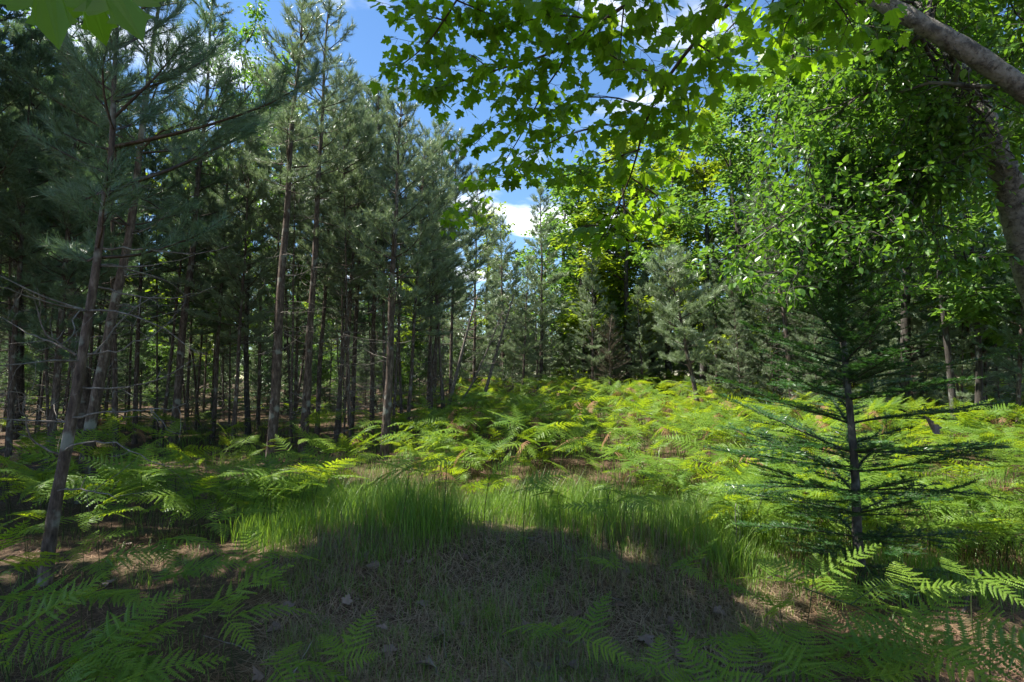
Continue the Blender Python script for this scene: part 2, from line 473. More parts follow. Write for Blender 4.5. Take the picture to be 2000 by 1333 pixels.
def pine_crown(name, f, H, cb, spread, rng, n_needle=26, n_len=.105, n_w=.0036, gap=.5, needle='pine_needle', dens=1.0, top_up=.75, low_up=.12, asym=None):
    """live limbs with tufted shoots, from cb*H to the top"""
    acc = Acc()
    S0, S1, Q0, Q1 = [], [], [], []
    TO, TD = [], []
    z = cb * H
    while z < H - .12:
        t = (z - cb * H) / (H * (1 - cb))
        prof = (1 - t) ** .62 * (.55 + .45 * min(1, t / .18)) * rng.uniform(.75, 1.1) + .10
        nb = rng.integers(4, 7)
        a0 = rng.uniform(0, 6.28)
        for b in range(nb):
            if rng.random() > dens: continue
            az = a0 + b * 6.283 / nb + rng.normal(0, .22)
            Lb = spread * prof * rng.uniform(.6, 1.15)
            if asym is not None:
                Lb *= 1 + .45 * math.cos(az - asym)
            el = low_up + (top_up - low_up) * t ** 1.3 + rng.normal(0, .12)
            d = np.array([math.cos(az) * math.cos(el), math.sin(az) * math.cos(el), math.sin(el)])
            p = f(z + rng.normal(0, .06))
            n = 7
            pts = [p]
            for i in range(n):
                d = nrm(d + np.array([0, 0, .055 + .03 * (i > 3)]) + rng.normal(0, .07, 3))
                pts.append(pts[-1] + d * Lb / n)
            pts = np.array(pts)
            rr = np.linspace(.007 + .008 * Lb, .003, n + 1)
            x0, x1 = chain(pts); S0.append(x0); S1.append(x1); Q0.append(rr[:-1]); Q1.append(rr[1:])
            TO.append(pts[-1]); TD.append(d)
            # side shoots
            m = max(3, int(Lb / .085))
            for s in np.linspace(.30, .97, m):
                i = min(n - 1, int(s * n)); fr = s * n - i
                q = pts[i] * (1 - fr) + pts[i + 1] * fr
                td = nrm(pts[i + 1] - pts[i])
                side = nrm(np.cross(td, [0, 0, 1])) * (1 if rng.random() < .5 else -1)
                sd = nrm(td * .75 + side * rng.uniform(.5, 1.1) + np.array([0, 0, rng.uniform(0, .45)]))
                ls = (.10 + .34 * Lb * (1 - s)) * rng.uniform(.5, 1.1)
                ls = min(ls, .55)
                e = q + sd * ls + np.array([0, 0, ls * .12])
                S0.append(q[None]); S1.append(e[None]); Q0.append([.0032]); Q1.append([.0018])
                TO.append(e); TD.append(nrm(sd + np.array([0, 0, .25])))
                k = int(ls / .10)
                for u in range(k):
                    w = rng.uniform(.3, .95)
                    g = q + (e - q) * w
                    gd = nrm(sd + rng.normal(0, .5, 3) + np.array([0, 0, .25]))
                    lg = rng.uniform(.06, .14)
                    S0.append(g[None]); S1.append((g + gd * lg)[None]); Q0.append([.002]); Q1.append([.0015])
                    TO.append(g + gd * lg); TD.append(gd)
        z += gap * rng.uniform(.75, 1.2) * (1 - .45 * t)
    TO.append(f(H)); TD.append(np.array([0, 0, 1.]))
    segs(acc, np.concatenate(S0), np.concatenate(S1), np.concatenate(Q0), np.concatenate(Q1), 0)
    TO = np.array(TO); TD = np.array(TD)
    needles(acc, TO, TD, n_needle, n_len, n_w, rng, (.15, 1.05), .20, 1, .08)
    return acc.mesh(name, ['limb_bark', needle])

def dead_limb_mesh(name, f, H, z0, z1, rng, spread=.9, gap=.36, per=(2, 5)):
    acc = Acc(); z = z0
    while z < z1:
        for b in range(rng.integers(*per)):
            az = rng.uniform(0, 6.28); L = spread * rng.uniform(.3, 1.1)
            d = [math.cos(az), math.sin(az), rng.uniform(-.25, .25)]
            dead_branch_geo(acc, rng, f(z), d, L, rng.uniform(.005, .010), 0, rng.integers(1, 4))
        z += gap * rng.uniform(.6, 1.4)
    return acc.mesh(name, ['dead_wood'])

def z_axis_path(H, rng, wob=.05):
    hs = np.linspace(0, H, 9)
    return np.stack([np.cumsum(rng.normal(0, wob / 3, 9)), np.cumsum(rng.normal(0, wob / 3, 9)), hs], -1) - np.array([0, 0, 0])

# shared pine kinds, 10 m tall at scale 1
PINES = {}
def pine_kind(key, seed, cb, spread, n_needle, n_w, n_len, dens=1.0, dead=True, needle='pine_needle', gap=.5):
    rng = np.random.default_rng(seed)
    path = z_axis_path(10, rng, .05); path[0] = 0
    f, H = axis_fn(path)
    PINES[key] = (trunk_mesh('trunk_' + key, f, H, .10, rng),
                  pine_crown('crown_' + key, f, H, cb, spread, rng, n_needle, n_len, n_w, gap, needle, dens),
                  dead_limb_mesh('dead_limbs_' + key, f, H, .5, cb * H + .8, rng, 1.0) if dead else None)
pine_kind('stand_a', 11, .40, 1.65, 26, .0090, .155)
pine_kind('stand_b', 12, .46, 1.6, 26, .0090, .155)
pine_kind('stand_c', 13, .34, 1.8, 24, .0090, .155, .9)
pine_kind('stem_a', 21, .58, 1.15, 24, .0090, .15, .75)
pine_kind('stem_b', 22, .66, 1.0, 24, .0090, .15, .7)
pine_kind('dark_a', 14, .26, 1.8, 24, .0090, .15, .8, True, 'pine_needle_shade')
pine_kind('dark_b', 15, .34, 1.8, 24, .0090, .15, .75, True, 'pine_needle_shade')
pine_kind('open_a', 16, .10, 2.1, 15, .0125, .15, .9, True)
pine_kind('open_b', 17, .07, 2.3, 15, .0125, .15, .8, True)
pine_kind('far_a', 18, .08, 2.3, 9, .030, .22, .8, False, gap=.62)
pine_kind('far_b', 19, .14, 2.1, 9, .030, .22, .85, False, gap=.62)

def align(axis, spin):
    q = Vector((0, 0, 1)).rotation_difference(Vector(axis).normalized())
    return q @ Matrix.Rotation(spin, 3, 'Z').to_quaternion()

def zone(v, cuts, words):
    return words[int(np.searchsorted(cuts, v))]
STAND_CUTS = [120, 300, 500, 640, 765]
STAND_WORDS = ['near the left edge', 'behind the leaning pine', 'between the leaning pine and the paired pines', 'behind the paired tall pines', 'behind the three reddish trunks', 'right of the dark forked pine']
BACK_CUTS = [1090, 1290, 1480, 1680]
BACK_WORDS = ['left of the lone slender pine', 'right of the lone slender pine', 'around the short leaning pine', 'left of the fir sapling top', 'right of the fir sapling top']
rnd_tree = np.random.default_rng(77)
def pine_at(base, top, width_m, kind, label, group=None, name='pine_tree', crown_xy=1.0):
    """a pine of a shared kind, from its base point to its top point"""
    base = np.asarray(base, float); ax = np.asarray(top, float) - base
    H = np.linalg.norm(ax); s = H / 10.0
    t = thing(name, label, 'tree', base, align(ax, rnd_tree.uniform(0, 6.28)), None, group)
    tm, cm, dm = PINES[kind]
    tw = width_m / .2 * .72
    obj('trunk', tm, t, None, None, (tw, tw, s))
    sp = rnd_tree.uniform(0, 6.28)
    w = s * crown_xy
    obj('crown', cm, t, None, (0, 0, sp), (w, w, s))
    if dm is not None:
        k = obj('dead_branchwork', dm, t, None, (0, 0, sp), (min(w, 1.1), min(w, 1.1), s)); k['kind'] = 'stuff'
    return t

def pine_px(bx, by, tx, ty, wpx, kind, label, depth=None, group=None, crown_xy=1.0):
    if depth is None:
        b = on_ground(bx, by); depth = float((b - C_O) @ C_F)
    else:
        p = P(bx, by, depth); b = np.array([p[0], p[1], float(ground(p[0], p[1]))])
    tp = P(tx, ty, depth)
    return pine_at(b, tp, wpx * depth / FPX, kind, label, group, 'pine_tree', crown_xy)

def hero_pine(label, pix, wpx, top_ext, cb, spread, seed, depth=None, n_needle=34, n_w=.0030, n_len=.115, dead_z=(.4, .5),
              dead_spread=1.0, dens=1.0, needle='pine_needle', branch_px=None, gap=.5, lean_depth=0.0, asym=None, top_up=.75):
    """a pine whose trunk follows its course in the photograph; pix from the base upward"""
    rng = np.random.default_rng(seed)
    if depth is None:
        b = on_ground(*pix[0]); depth = float((b - C_O) @ C_F)
    pts = [P(x, y, depth + lean_depth * i / max(1, len(pix) - 1)) for i, (x, y) in enumerate(pix)]
    pts[0][2] = float(ground(pts[0][0], pts[0][1]))
    pts = np.array(pts)
    d = nrm(pts[-1] - pts[-2])
    if top_ext > 0:
        pts = np.concatenate([pts, [pts[-1] + nrm(d * .6 + np.array([0, 0, .4])) * top_ext]])
    org = pts[0].copy()
    f, H = axis_fn(pts - org)
    t = thing('pine_tree', label, 'tree', org)
    obj('trunk', trunk_mesh('trunk', f, H, wpx * depth / FPX / 2 * .76, rng, sides=14), t)
    obj('crown', pine_crown('crown', f, H, cb, spread, rng, n_needle, n_len, n_w, gap, needle, dens, top_up, asym=asym), t)
    if dead_z is not None:
        o = obj('dead_branchwork', dead_limb_mesh('dead_branchwork', f, H, dead_z[0] * H * .3, dead_z[1] * H, rng, dead_spread), t)
        o['kind'] = 'stuff'
    for bp in (branch_px or []):
        acc = Acc()
        q = np.array([P(x, y, depth + dz) for x, y, dz in bp]) - org
        g, LL = axis_fn(q)
        hs = np.linspace(0, LL, 14)
        pp = g(hs) + rng.normal(0, .006, (14, 3))
        rr = np.linspace(.0085, .0022, 14)
        tube(acc, pp, rr, 6)
        for k in range(4):
            i = rng.integers(4, 13)
            c = crooked(rng, pp[i], nrm(pp[i] - pp[i - 1]) + rng.normal(0, .7, 3), rng.uniform(.12, .4), 4, .4)
            x0, x1 = chain(c); w = np.linspace(rr[i] * .7, .0015, 5)
            segs(acc, x0, x1, w[:-1], w[1:])
        obj('dead_branch', acc.mesh('dead_branch', ['dead_wood']), t)
    return t

# --- the pines one can follow from foot to top in the photograph
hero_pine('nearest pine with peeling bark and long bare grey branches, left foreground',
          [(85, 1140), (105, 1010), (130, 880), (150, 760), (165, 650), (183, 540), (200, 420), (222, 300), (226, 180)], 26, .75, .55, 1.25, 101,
          n_needle=56, n_w=.0038, dead_z=(.9, .6), dens=.72, needle='pine_needle_shade', asym=.4,
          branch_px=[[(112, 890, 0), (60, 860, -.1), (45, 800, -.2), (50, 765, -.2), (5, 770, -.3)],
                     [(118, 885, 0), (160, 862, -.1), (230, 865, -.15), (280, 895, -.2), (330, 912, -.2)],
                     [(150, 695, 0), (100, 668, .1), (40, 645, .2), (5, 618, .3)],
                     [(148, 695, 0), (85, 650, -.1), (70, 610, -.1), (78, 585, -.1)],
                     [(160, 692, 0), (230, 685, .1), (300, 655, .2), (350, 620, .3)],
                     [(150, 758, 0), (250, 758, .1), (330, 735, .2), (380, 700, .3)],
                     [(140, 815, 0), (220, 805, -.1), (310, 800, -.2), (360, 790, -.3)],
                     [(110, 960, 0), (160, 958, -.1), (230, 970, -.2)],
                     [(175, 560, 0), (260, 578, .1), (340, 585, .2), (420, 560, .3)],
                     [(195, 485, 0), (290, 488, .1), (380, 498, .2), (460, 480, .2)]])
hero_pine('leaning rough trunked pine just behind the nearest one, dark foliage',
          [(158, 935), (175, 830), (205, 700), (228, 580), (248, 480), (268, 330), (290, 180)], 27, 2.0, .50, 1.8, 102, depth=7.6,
          n_needle=32, n_w=.0060, dens=.75, dead_z=(.8, .6), needle='pine_needle_shade')
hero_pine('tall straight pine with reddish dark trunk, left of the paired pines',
          [(338, 850), (352, 700), (372, 520), (385, 380), (400, 230), (412, 60)], 19, 1.3, .45, 1.5, 103, depth=12.5, n_w=.0095, dead_z=(.8, .55), needle='pine_needle_shade', n_needle=26)
hero_pine('left one of the two tall paired pines against the blue sky',
          [(530, 900), (537, 780), (545, 640), (557, 440), (572, 240), (588, 60)], 24, .75, .58, 1.30, 104, depth=10.8, n_w=.0075, dead_z=(.8, .62), n_needle=32, gap=.55)
hero_pine('right one of the two tall paired pines against the blue sky',
          [(592, 880), (604, 680), (617, 460), (627, 260), (634, 120), (640, 50)], 20, .65, .56, 1.30, 105, depth=11.6, n_w=.0075, dead_z=(.8, .6), n_needle=32, gap=.55)
hero_pine('dark straight pine with forked top at the clearing edge',
          [(752, 890), (758, 760), (765, 600), (772, 430), (778, 300), (783, 240)], 21, .6, .42, 1.35, 106, depth=10.9, n_w=.0080, dead_z=(.9, .55), n_needle=28)
hero_pine('lone slender pine with pointed top in the far clearing gap',
          [(1057, 765), (1058, 640), (1058, 520), (1056, 400)], 10, .6, .33, 1.35, 107, depth=23, n_needle=18, n_w=.014, n_len=.16, dead_z=(.5, .3), gap=.65)
hero_pine('short leaning bushy pine standing in the bright ferns',
          [(1367, 812), (1355, 745), (1338, 670), (1322, 590), (1300, 520)], 11, .35, .34, 1.5, 108, depth=15.5, n_needle=28, n_w=.0105, n_len=.16, dead_z=(.3, .3), gap=.42)
hero_pine('pine with pale flaking trunk behind the fir sapling branches',
          [(1550, 800), (1542, 710), (1528, 600), (1512, 500), (1500, 420)], 14, .8, .48, 1.5, 109, depth=15, n_needle=24, n_w=.0105, n_len=.15, dead_z=(.4, .5))
hero_pine('flaky barked leaning pine in the shade at the right edge',
          [(1928, 800), (1912, 740), (1897, 670), (1883, 600), (1872, 530)], 13, 2.2, .36, 1.6, 110, depth=13.5, n_needle=24, n_w=.0100, n_len=.14, needle='pine_needle_shade', dead_z=(.3, .4), dead_spread=1.4)

stand = [  # base px, base py, top px, top py, width px, depth, kind, label
    (455, 850, 492, 250, 11, 12.6, 'stand_c', 'thin pine with pale bare twigs, left of the paired pines'),
    (618, 850, 655, 190, 13, 14.2, 'stand_b', 'narrow pine directly right of the paired tall pines'),
    (655, 870, 715, 240, 12, 13.0, 'stand_b', 'slim leaning pine, first of three close reddish trunks'),
    (686, 850, 716, 160, 13, 14.6, 'stand_a', 'reddish trunked pine, middle of three close trunks'),
    (726, 848, 742, 170, 13, 14.2, 'stand_b', 'straight reddish pine, last of three close trunks'),
    (795, 858, 832, 260, 11, 13.5, 'stand_c', 'thin pine just right of the dark forked pine'),
    (846, 800, 866, 240, 10, 17.5, 'stand_a', 'slender pine behind the pale leaning poles'),
    (575, 835, 590, 240, 9, 16.0, 'stand_b', 'thin shaded pine between the two paired pines'),
    (505, 825, 520, 130, 9, 16.5, 'stand_a', 'thin pine behind and left of the paired pines'),
    (415, 850, 452, 200, 12, 13.5, 'stand_a', 'dark thin pine in the shaded part of the stand'),
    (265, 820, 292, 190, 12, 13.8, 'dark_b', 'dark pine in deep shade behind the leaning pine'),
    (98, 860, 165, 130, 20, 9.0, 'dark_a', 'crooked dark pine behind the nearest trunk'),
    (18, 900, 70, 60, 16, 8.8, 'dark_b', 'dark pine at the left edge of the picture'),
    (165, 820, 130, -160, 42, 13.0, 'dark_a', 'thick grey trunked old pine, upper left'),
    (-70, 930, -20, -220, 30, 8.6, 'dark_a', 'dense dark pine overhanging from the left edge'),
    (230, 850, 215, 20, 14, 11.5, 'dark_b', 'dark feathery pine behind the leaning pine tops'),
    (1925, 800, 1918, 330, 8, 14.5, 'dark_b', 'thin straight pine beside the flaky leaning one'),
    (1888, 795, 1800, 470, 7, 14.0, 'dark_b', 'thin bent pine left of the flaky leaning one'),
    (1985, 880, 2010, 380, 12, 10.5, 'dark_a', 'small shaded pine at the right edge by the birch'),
    (1725, 800, 1700, 390, 11, 16.5, 'open_a', 'bushy shaded pine directly behind the fir sapling'),
    (1800, 800, 1795, 400, 10, 17.0, 'open_b', 'wide shaded pine between fir sapling and right edge'),
    (1610, 785, 1590, 400, 11, 18.0, 'open_a', 'grey green pine behind the pale flaking trunk'),
    (1455, 775, 1470, 330, 11, 21.0, 'open_b', 'grey green pine behind the short leaning pine'),
    (1400, 790, 1395, 520, 8, 18.0, 'open_a', 'small rounded pine touching the short leaning pine'),
    (1255, 770, 1245, 560, 7, 21.0, 'open_b', 'small pine at the back of the fern clearing'),
    (1180, 765, 1200, 430, 9, 25.0, 'open_a', 'bluish pine behind the dead brown conifer'),
    (985, 775, 975, 420, 9, 22.0, 'open_b', 'broad pine left of the lone slender pine'),
    (925, 785, 935, 330, 9, 20.0, 'open_a', 'broad feathery pine above the pale leaning poles'),
    (880, 790, 890, 270, 10, 18.0, 'stand_c', 'pine with feathery crown right of the forked pine'),
    (1020, 775, 1030, 520, 7, 21.0, 'open_a', 'low bushy pine beside the brush heap'),
]
for bx, by, tx, ty, w, dep, kind, lab in stand:
    pine_px(bx, by, tx, ty, w, kind, lab, dep)

# pale leaning poles (dying thin pines)
def pole(pix, wpx, depth, label, seed):
    rng = np.random.default_rng(seed)
    pts = np.array([P(x, y, depth) for x, y in pix]); pts[0][2] = float(ground(pts[0][0], pts[0][1]))
    org = pts[0].copy(); f, H = axis_fn(pts - org)
    t = thing('leaning_pole', label, 'dead tree', org)
    acc = Acc(); hs = np.linspace(0, H, 26); rad = wpx * depth / FPX / 2 * (1 - .7 * hs / H)
    p = f(hs); p[0, 2] -= .1
    tube(acc, p, rad, 8, 0, .5, .04, rng); obj('trunk', acc.mesh('trunk', ['dead_wood']), t)
    k = obj('dead_branchwork', dead_limb_mesh('dead_branchwork', f, H, .3 * H, H * .98, rng, .8, .3), t); k['kind'] = 'stuff'
pole([(870, 818), (892, 730), (912, 650), (932, 578)], 9, 16.0, 'pale leaning dead pole, leftmost of three by the clearing', 31)
pole([(886, 815), (925, 745), (960, 665), (985, 600)], 5, 16.6, 'thinnest pale leaning pole, middle of three by the clearing', 32)
pole([(937, 802), (955, 740), (978, 660), (1004, 575)], 8, 17.0, 'pale leaning dead pole, rightmost of three by the clearing', 33)

# ================================================================== leaf shapes
LEAF_V = np.array([(0, 0, 0), (.30, .28, .06), (.22, .66, .05), (0, 1, -.05), (-.22, .66, .05), (-.30, .28, .06)], float)
LEAF_F = np.array([(0, 1, 2, 3), (0, 3, 4, 5)])
half = [(0, 0), (.10, -.07), (.25, -.03), (.42, .02), (.36, .13), (.44, .20), (.40, .27), (.66, .44), (.50, .48), (.50, .56), (.38, .56), (.20, .50),
        (.25, .64), (.33, .72), (.20, .76), (.12, .88), (0, 1.05)]
def maple_template(fold, curl):
    r = [(x, y, fold * x - curl * (y ** 2) * .5 - .12 * x * x) for x, y in half]
    l = [(-x, y, z) for x, y, z in r[1:-1]]
    V = np.array(r + l, float); n = len(r)
    right = list(range(n)); left = [0] + [n - 1] + [n + i for i in range(len(l) - 1, -1, -1)]
    return V, np.array([right]), np.array([left])

# ================================================================== broadleaf trees (10 m at scale 1)
LEAFY = {}
def leafy_kind(key, seed, cb, spread, leaf, size, per, limbs=15, airy=1.0, droop=.0, bark='oak_bark', H=10.0):
    rng = np.random.default_rng(seed)
    path = z_axis_path(H * .93, rng, .25); path[0] = 0
    f, HH = axis_fn(path)
    tr = trunk_mesh('trunk_' + key, f, HH, .13, rng, bark, 12, .012, .8)
    acc = Acc(); S0, S1, Q0, Q1 = [], [], [], []
    LP, LD, LR = [], [], []
    for b in range(limbs):
        t = (b + rng.uniform(0, 1)) / limbs
        z = H * (cb + (.97 - cb) * t)
        az = b * 2.4 + rng.normal(0, .4); el = .15 + .75 * t + rng.normal(0, .15)
        Lb = spread * (1 - t) ** .6 * rng.uniform(.55, 1.2) * (.6 + .4 * min(1, t / .2)) + .5
        d = np.array([math.cos(az) * math.cos(el), math.sin(az) * math.cos(el), math.sin(el)])
        p = crooked(rng, f(min(z, HH * .98)), d, Lb, 8, .22, .03)
        r = np.linspace(.012 + .012 * Lb, .005, 9); x0, x1 = chain(p)
        S0.append(x0); S1.append(x1); Q0.append(r[:-1]); Q1.append(r[1:])
        for s in range(int(4 + Lb * 3.2)):
            i = rng.integers(2, 9); dd = nrm(p[i] - p[i - 1])
            sd = nrm(dd * .6 + rng.normal(0, .6, 3) * np.array([1, 1, .6]))
            ls = Lb * rng.uniform(.18, .42)
            q = crooked(rng, p[i], sd, ls, 5, .25, .02)
            rr = np.linspace(.006, .003, 6); x0, x1 = chain(q)
            S0.append(x0); S1.append(x1); Q0.append(rr[:-1]); Q1.append(rr[1:])
            for w in range(3):
                j = rng.integers(2, 6)
                td = nrm(q[j] - q[j - 1] + rng.normal(0, .6, 3) * np.array([1, 1, .45]) - np.array([0, 0, droop]))
                lt = rng.uniform(.25, .55) * airy
                e = q[j] + td * lt
                S0.append(q[j][None]); S1.append(e[None]); Q0.append([.003]); Q1.append([.0015])
                n = rng.poisson(per)
                sidev = nrm(np.cross(td, [0, 0, 1]))
                u = rng.uniform(.1, 1.05, n)[:, None]; sgn = rng.choice([-1, 1], n)[:, None]
                off = rng.uniform(.2, 1, n)[:, None] * .22 * airy
                pos = q[j] + td * lt * u + sidev * sgn * off * .8 + rng.normal(0, .05 * airy, (n, 3))
                LP.append(pos); LD.append(td * .6 + sidev * sgn + rng.normal(0, .3, (n, 3)) - np.array([0, 0, .25]))
                LR.append(np.clip(rng.normal(rng.uniform(.2, .8), .18, n), 0, 1))
    segs(acc, np.concatenate(S0), np.concatenate(S1), np.concatenate(Q0), np.concatenate(Q1), 0)
    LP = np.concatenate(LP); LD = np.concatenate(LD); LR = np.concatenate(LR); n = len(LP)
    nor = np.array([0, 0, 1.]) + rng.normal(0, .42, (n, 3))
    X, Y, Z = axes_from(LD, nor)
    stamp(acc, LEAF_V, LEAF_F, LP, X, Y, Z, size * rng.uniform(.7, 1.2, n), 1, LR)
    LEAFY[key] = (tr, acc.mesh('crown_' + key, [bark, leaf]))
leafy_kind('maple_a', 41, .20, 2.6, 'young_leaf', .17, 15)
leafy_kind('maple_b', 42, .16, 2.4, 'young_leaf', .17, 14)
leafy_kind('oak_a', 43, .16, 2.9, 'oak_leaf', .16, 17)
leafy_kind('oak_b', 44, .10, 3.0, 'oak_leaf', .16, 17)
leafy_kind('oak_c', 45, .28, 2.6, 'oak_leaf', .15, 17)
leafy_kind('birch_a', 46, .24, 2.1, 'birch_leaf', .10, 15, 17, .9, .35, 'oak_bark')

def leafy_at(b, t, w, kind, label, group=None, name='broadleaf_tree', xy=1.0):
    b = np.asarray(b, float); ax = np.asarray(t, float) - b; H = np.linalg.norm(ax); s = H / 10
    o = thing(name, label, 'tree', b, align(ax, 0), None, group)
    tm, cm = LEAFY[kind]; sp = rnd_tree.uniform(0, 6.28)
    tw = max(w / .26, .3)
    obj('trunk', tm, o, None, (0, 0, sp), (tw, tw, s)); obj('crown', cm, o, None, (0, 0, sp), (s * xy, s * xy, s))
    return o
def leafy_px(bx, by, tx, ty, wpx, kind, label, depth, group=None, xy=1.0, name='broadleaf_tree'):
    p = P(bx, by, depth); b = np.array([p[0], p[1], float(ground(p[0], p[1]))])
    return leafy_at(b, P(tx, ty, depth), wpx * depth / FPX, kind, label, group, name, xy)
trees = [
    (1172, 770, 1165, 400, 14, 'maple_a', 'yellow green young maple behind the lone slender pine', 24, 1.3),
    (1275, 770, 1262, 330, 12, 'maple_b', 'yellow green maple above the short bushy pine', 27, 1.35),
    (1135, 770, 1130, 320, 12, 'oak_a', 'full mid green tree closing the view right of the lone pine', 25, 1.25),
    (1225, 770, 1225, 270, 12, 'maple_a', 'full yellow green tree between lone pine and short bushy pine', 22.5, 1.25),
    (1310, 770, 1300, 250, 12, 'oak_c', 'dense mid green tree rising behind the short bushy pine', 23.5, 1.3),
    (1425, 770, 1420, 290, 12, 'maple_a', 'yellow green tree right of the short bushy pine', 24, 1.25),
    (1060, 770, 1085, 440, 10, 'oak_b', 'low spreading green tree behind the lone slender pine', 28, 1.2),
    (955, 770, 955, 405, 10, 'maple_a', 'small yellow crowned tree at the far end of the clearing', 31, 1.0),
    (1100, 765, 1105, 330, 12, 'oak_c', 'grey green leafy tree behind the lone slender pine', 34, 1.0),
    (1375, 770, 1372, 200, 14, 'maple_b', 'tall yellow green tree below the right white cloud', 21, .9),
    (1330, 765, 1330, 290, 10, 'birch_a', 'airy pale leaved tree behind the tall yellow green one', 30, 1.0),
    (1460, 780, 1440, 180, 14, 'oak_c', 'mid green leafy tree right of the white cloud', 19, .95),
    (1545, 770, 1535, 60, 14, 'oak_a', 'tall leafy tree behind the pale flaking pine', 18.5, 1.0),
    (1650, 780, 1660, -60, 15, 'birch_a', 'tall light green tree behind the fir sapling top', 16, 1.1),
    (1760, 790, 1740, -120, 18, 'oak_b', 'tall green oak right of the fir sapling', 14.5, 1.0),
    (1868, 800, 1780, -100, 12, 'oak_c', 'dark forked oak trunk showing through the birch leaves', 11.5, .8),
    (1905, 800, 1880, -180, 12, 'oak_a', 'dark straight oak behind the birch stems', 12.5, .9),
    (2060, 850, 2040, -200, 18, 'oak_b', 'dense oak at the right edge behind the birch', 10.5, 1.0),
    (2180, 900, 2200, -200, 26, 'oak_a', 'shading oak beyond the right edge', 9.5, 1.0),
    (485, 830, 478, 15, 10, 'birch_a', 'airy small leaved birch showing against the sky, left', 15, .75),
    (330, 810, 335, 250, 12, 'maple_b', 'yellow green maple glimpsed through the left pines', 24, 1.1),
    (30, 830, 30, -120, 20, 'oak_c', 'light green leafy tree behind dark pines, upper left', 14.5, .9),
    (730, 800, 725, 200, 10, 'birch_a', 'pale leafy tree behind the three reddish trunks', 24, .9),
    (560, 800, 545, 130, 12, 'oak_c', 'leafy tree behind the paired tall pines', 23, .8),
    (430, 800, 425, 300, 12, 'maple_a', 'yellow green maple behind the dark thin pines', 27, 1.1),
]
for bx, by, tx, ty, w, kind, lab, dep, xy in trees:
    leafy_px(bx, by, tx, ty, w, kind, lab, dep, None, xy)

# slim pines deep in the stand and at the back: alike, told apart by nothing
rb = np.random.default_rng(9)
for i in range(70):
    dep = rb.uniform(12.5, 26); px = rb.uniform(-120, 880)
    p = P(px, 800, dep); b = np.array([p[0], p[1], float(ground(p[0], p[1]))])
    thin = i % 2 == 0
    if thin: dep = rb.uniform(11.5, 17); p = P(px, 800, dep); b = np.array([p[0], p[1], float(ground(p[0], p[1]))])
    H = rb.uniform(6.0, 9.0) if px > 200 else rb.uniform(7, 10.5)
    if px > 800: H = min(H, 7.5)
    top = b + np.array([rb.normal(0, .35), rb.normal(0, .35), H])
    pine_at(b, top, rb.uniform(.06, .12), ['stem_a', 'stem_b', 'stem_a', 'stem_b', 'stand_b'][rb.integers(0, 5)] if thin else ['stand_a', 'stand_b', 'stand_c', 'dark_a', 'dark_b'][rb.integers(0, 5)],
            *(lambda w, h: (f'{h} slim pine deep in the stand, {w}', f'{h} slim pines {w}'))(zone(px, STAND_CUTS, STAND_WORDS), 'taller' if H > 8 else 'shorter'))
for i in range(22):
    dep = rb.uniform(21, 32); px = rb.uniform(880, 2050)
    p = P(px, 770, dep); b = np.array([p[0], p[1], float(ground(p[0], p[1]))])
    H = rb.uniform(4, 7.2)
    if px < 1090: H = min(H, 5.5)
    pine_at(b, b + np.array([rb.normal(0, .3), 0, H]), rb.uniform(.09, .16), ['open_a', 'open_b', 'far_a', 'far_b'][rb.integers(0, 4)],
            *(lambda w: ('feathery grey green pine in the far belt, ' + w, 'far belt pines ' + w))(zone(px, BACK_CUTS, BACK_WORDS)))

for i in range(64):
    dep = rb.uniform(17.5, 31); px = rb.uniform(-150, 900)
    p = P(px, 800, dep); b = np.array([p[0], p[1], float(ground(p[0], p[1]))])
    H = rb.uniform(2.0, 4.6)
    pine_at(b, b + np.array([rb.normal(0, .2), rb.normal(0, .2), H]), rb.uniform(.05, .09), ['open_a', 'open_b', 'dark_a'][rb.integers(0, 3)],
            *(lambda w, h: (f'{h} bushy young pine low in the stand, {w}', f'{h} young pines {w}'))(zone(px, STAND_CUTS, STAND_WORDS), 'nearer' if dep < 20 else 'farther'))
for i in range(64):
    dep = rb.uniform(21, 33); px = rb.uniform(880, 2150)
    if px > 1420: dep = rb.uniform(15.5, 25)
    p = P(px, 770, dep); b = np.array([p[0], p[1], float(ground(p[0], p[1]))])
    pine_at(b, b + np.array([rb.normal(0, .2), 0, rb.uniform(2.2, 5.4)]), rb.uniform(.05, .09), ['open_a', 'open_b'][rb.integers(0, 2)],
            *(lambda w: ('low bushy young pine at the back of the ferns, ' + w, 'low young pines ' + w))(zone(px, BACK_CUTS, BACK_WORDS)))

for i in range(18):  # unseen pines added off to the left to shade the left side
    dep = rb.uniform(5.0, 15); px = rb.uniform(-900, -220)
    p = P(px, 820, dep); b = np.array([p[0], p[1], float(ground(p[0], p[1]))])
    pine_at(b, b + np.array([rb.normal(0, .3), rb.normal(0, .3), rb.uniform(9, 12.5) if dep > 10 else float(np.clip((-2.3 + rb.normal(0, .6) - b[0]) / .62, 6, 13))]), rb.uniform(.14, .22), ['dark_a', 'dark_b'][i % 2],  # nearer ones sized so their shadow stops short of the sunny grass
            'unseen dark pine added beyond the left edge to shade the left side', 'unseen pines added for shade beyond the left edge')

for i in range(13):
    px = 1440 + i * 43 + rb.normal(0, 14); dep = rb.uniform(13.0, 17.5)
    p = P(px, 780, dep); b = np.array([p[0], p[1], float(ground(p[0], p[1]))])
    pine_at(b, b + np.array([rb.normal(0, .15), 0, rb.uniform(3.2, 5.6)]), rb.uniform(.05, .08), ['open_a', 'open_b'][i % 2],
            *(lambda w: ('soft grey green pine in the row behind the fir, ' + w, 'row of soft pines ' + w))(zone(px, [1560, 1700, 1850], ['beside the pale flaking trunk', 'left of the fir trunk', 'right of the fir trunk', 'by the right edge'])))

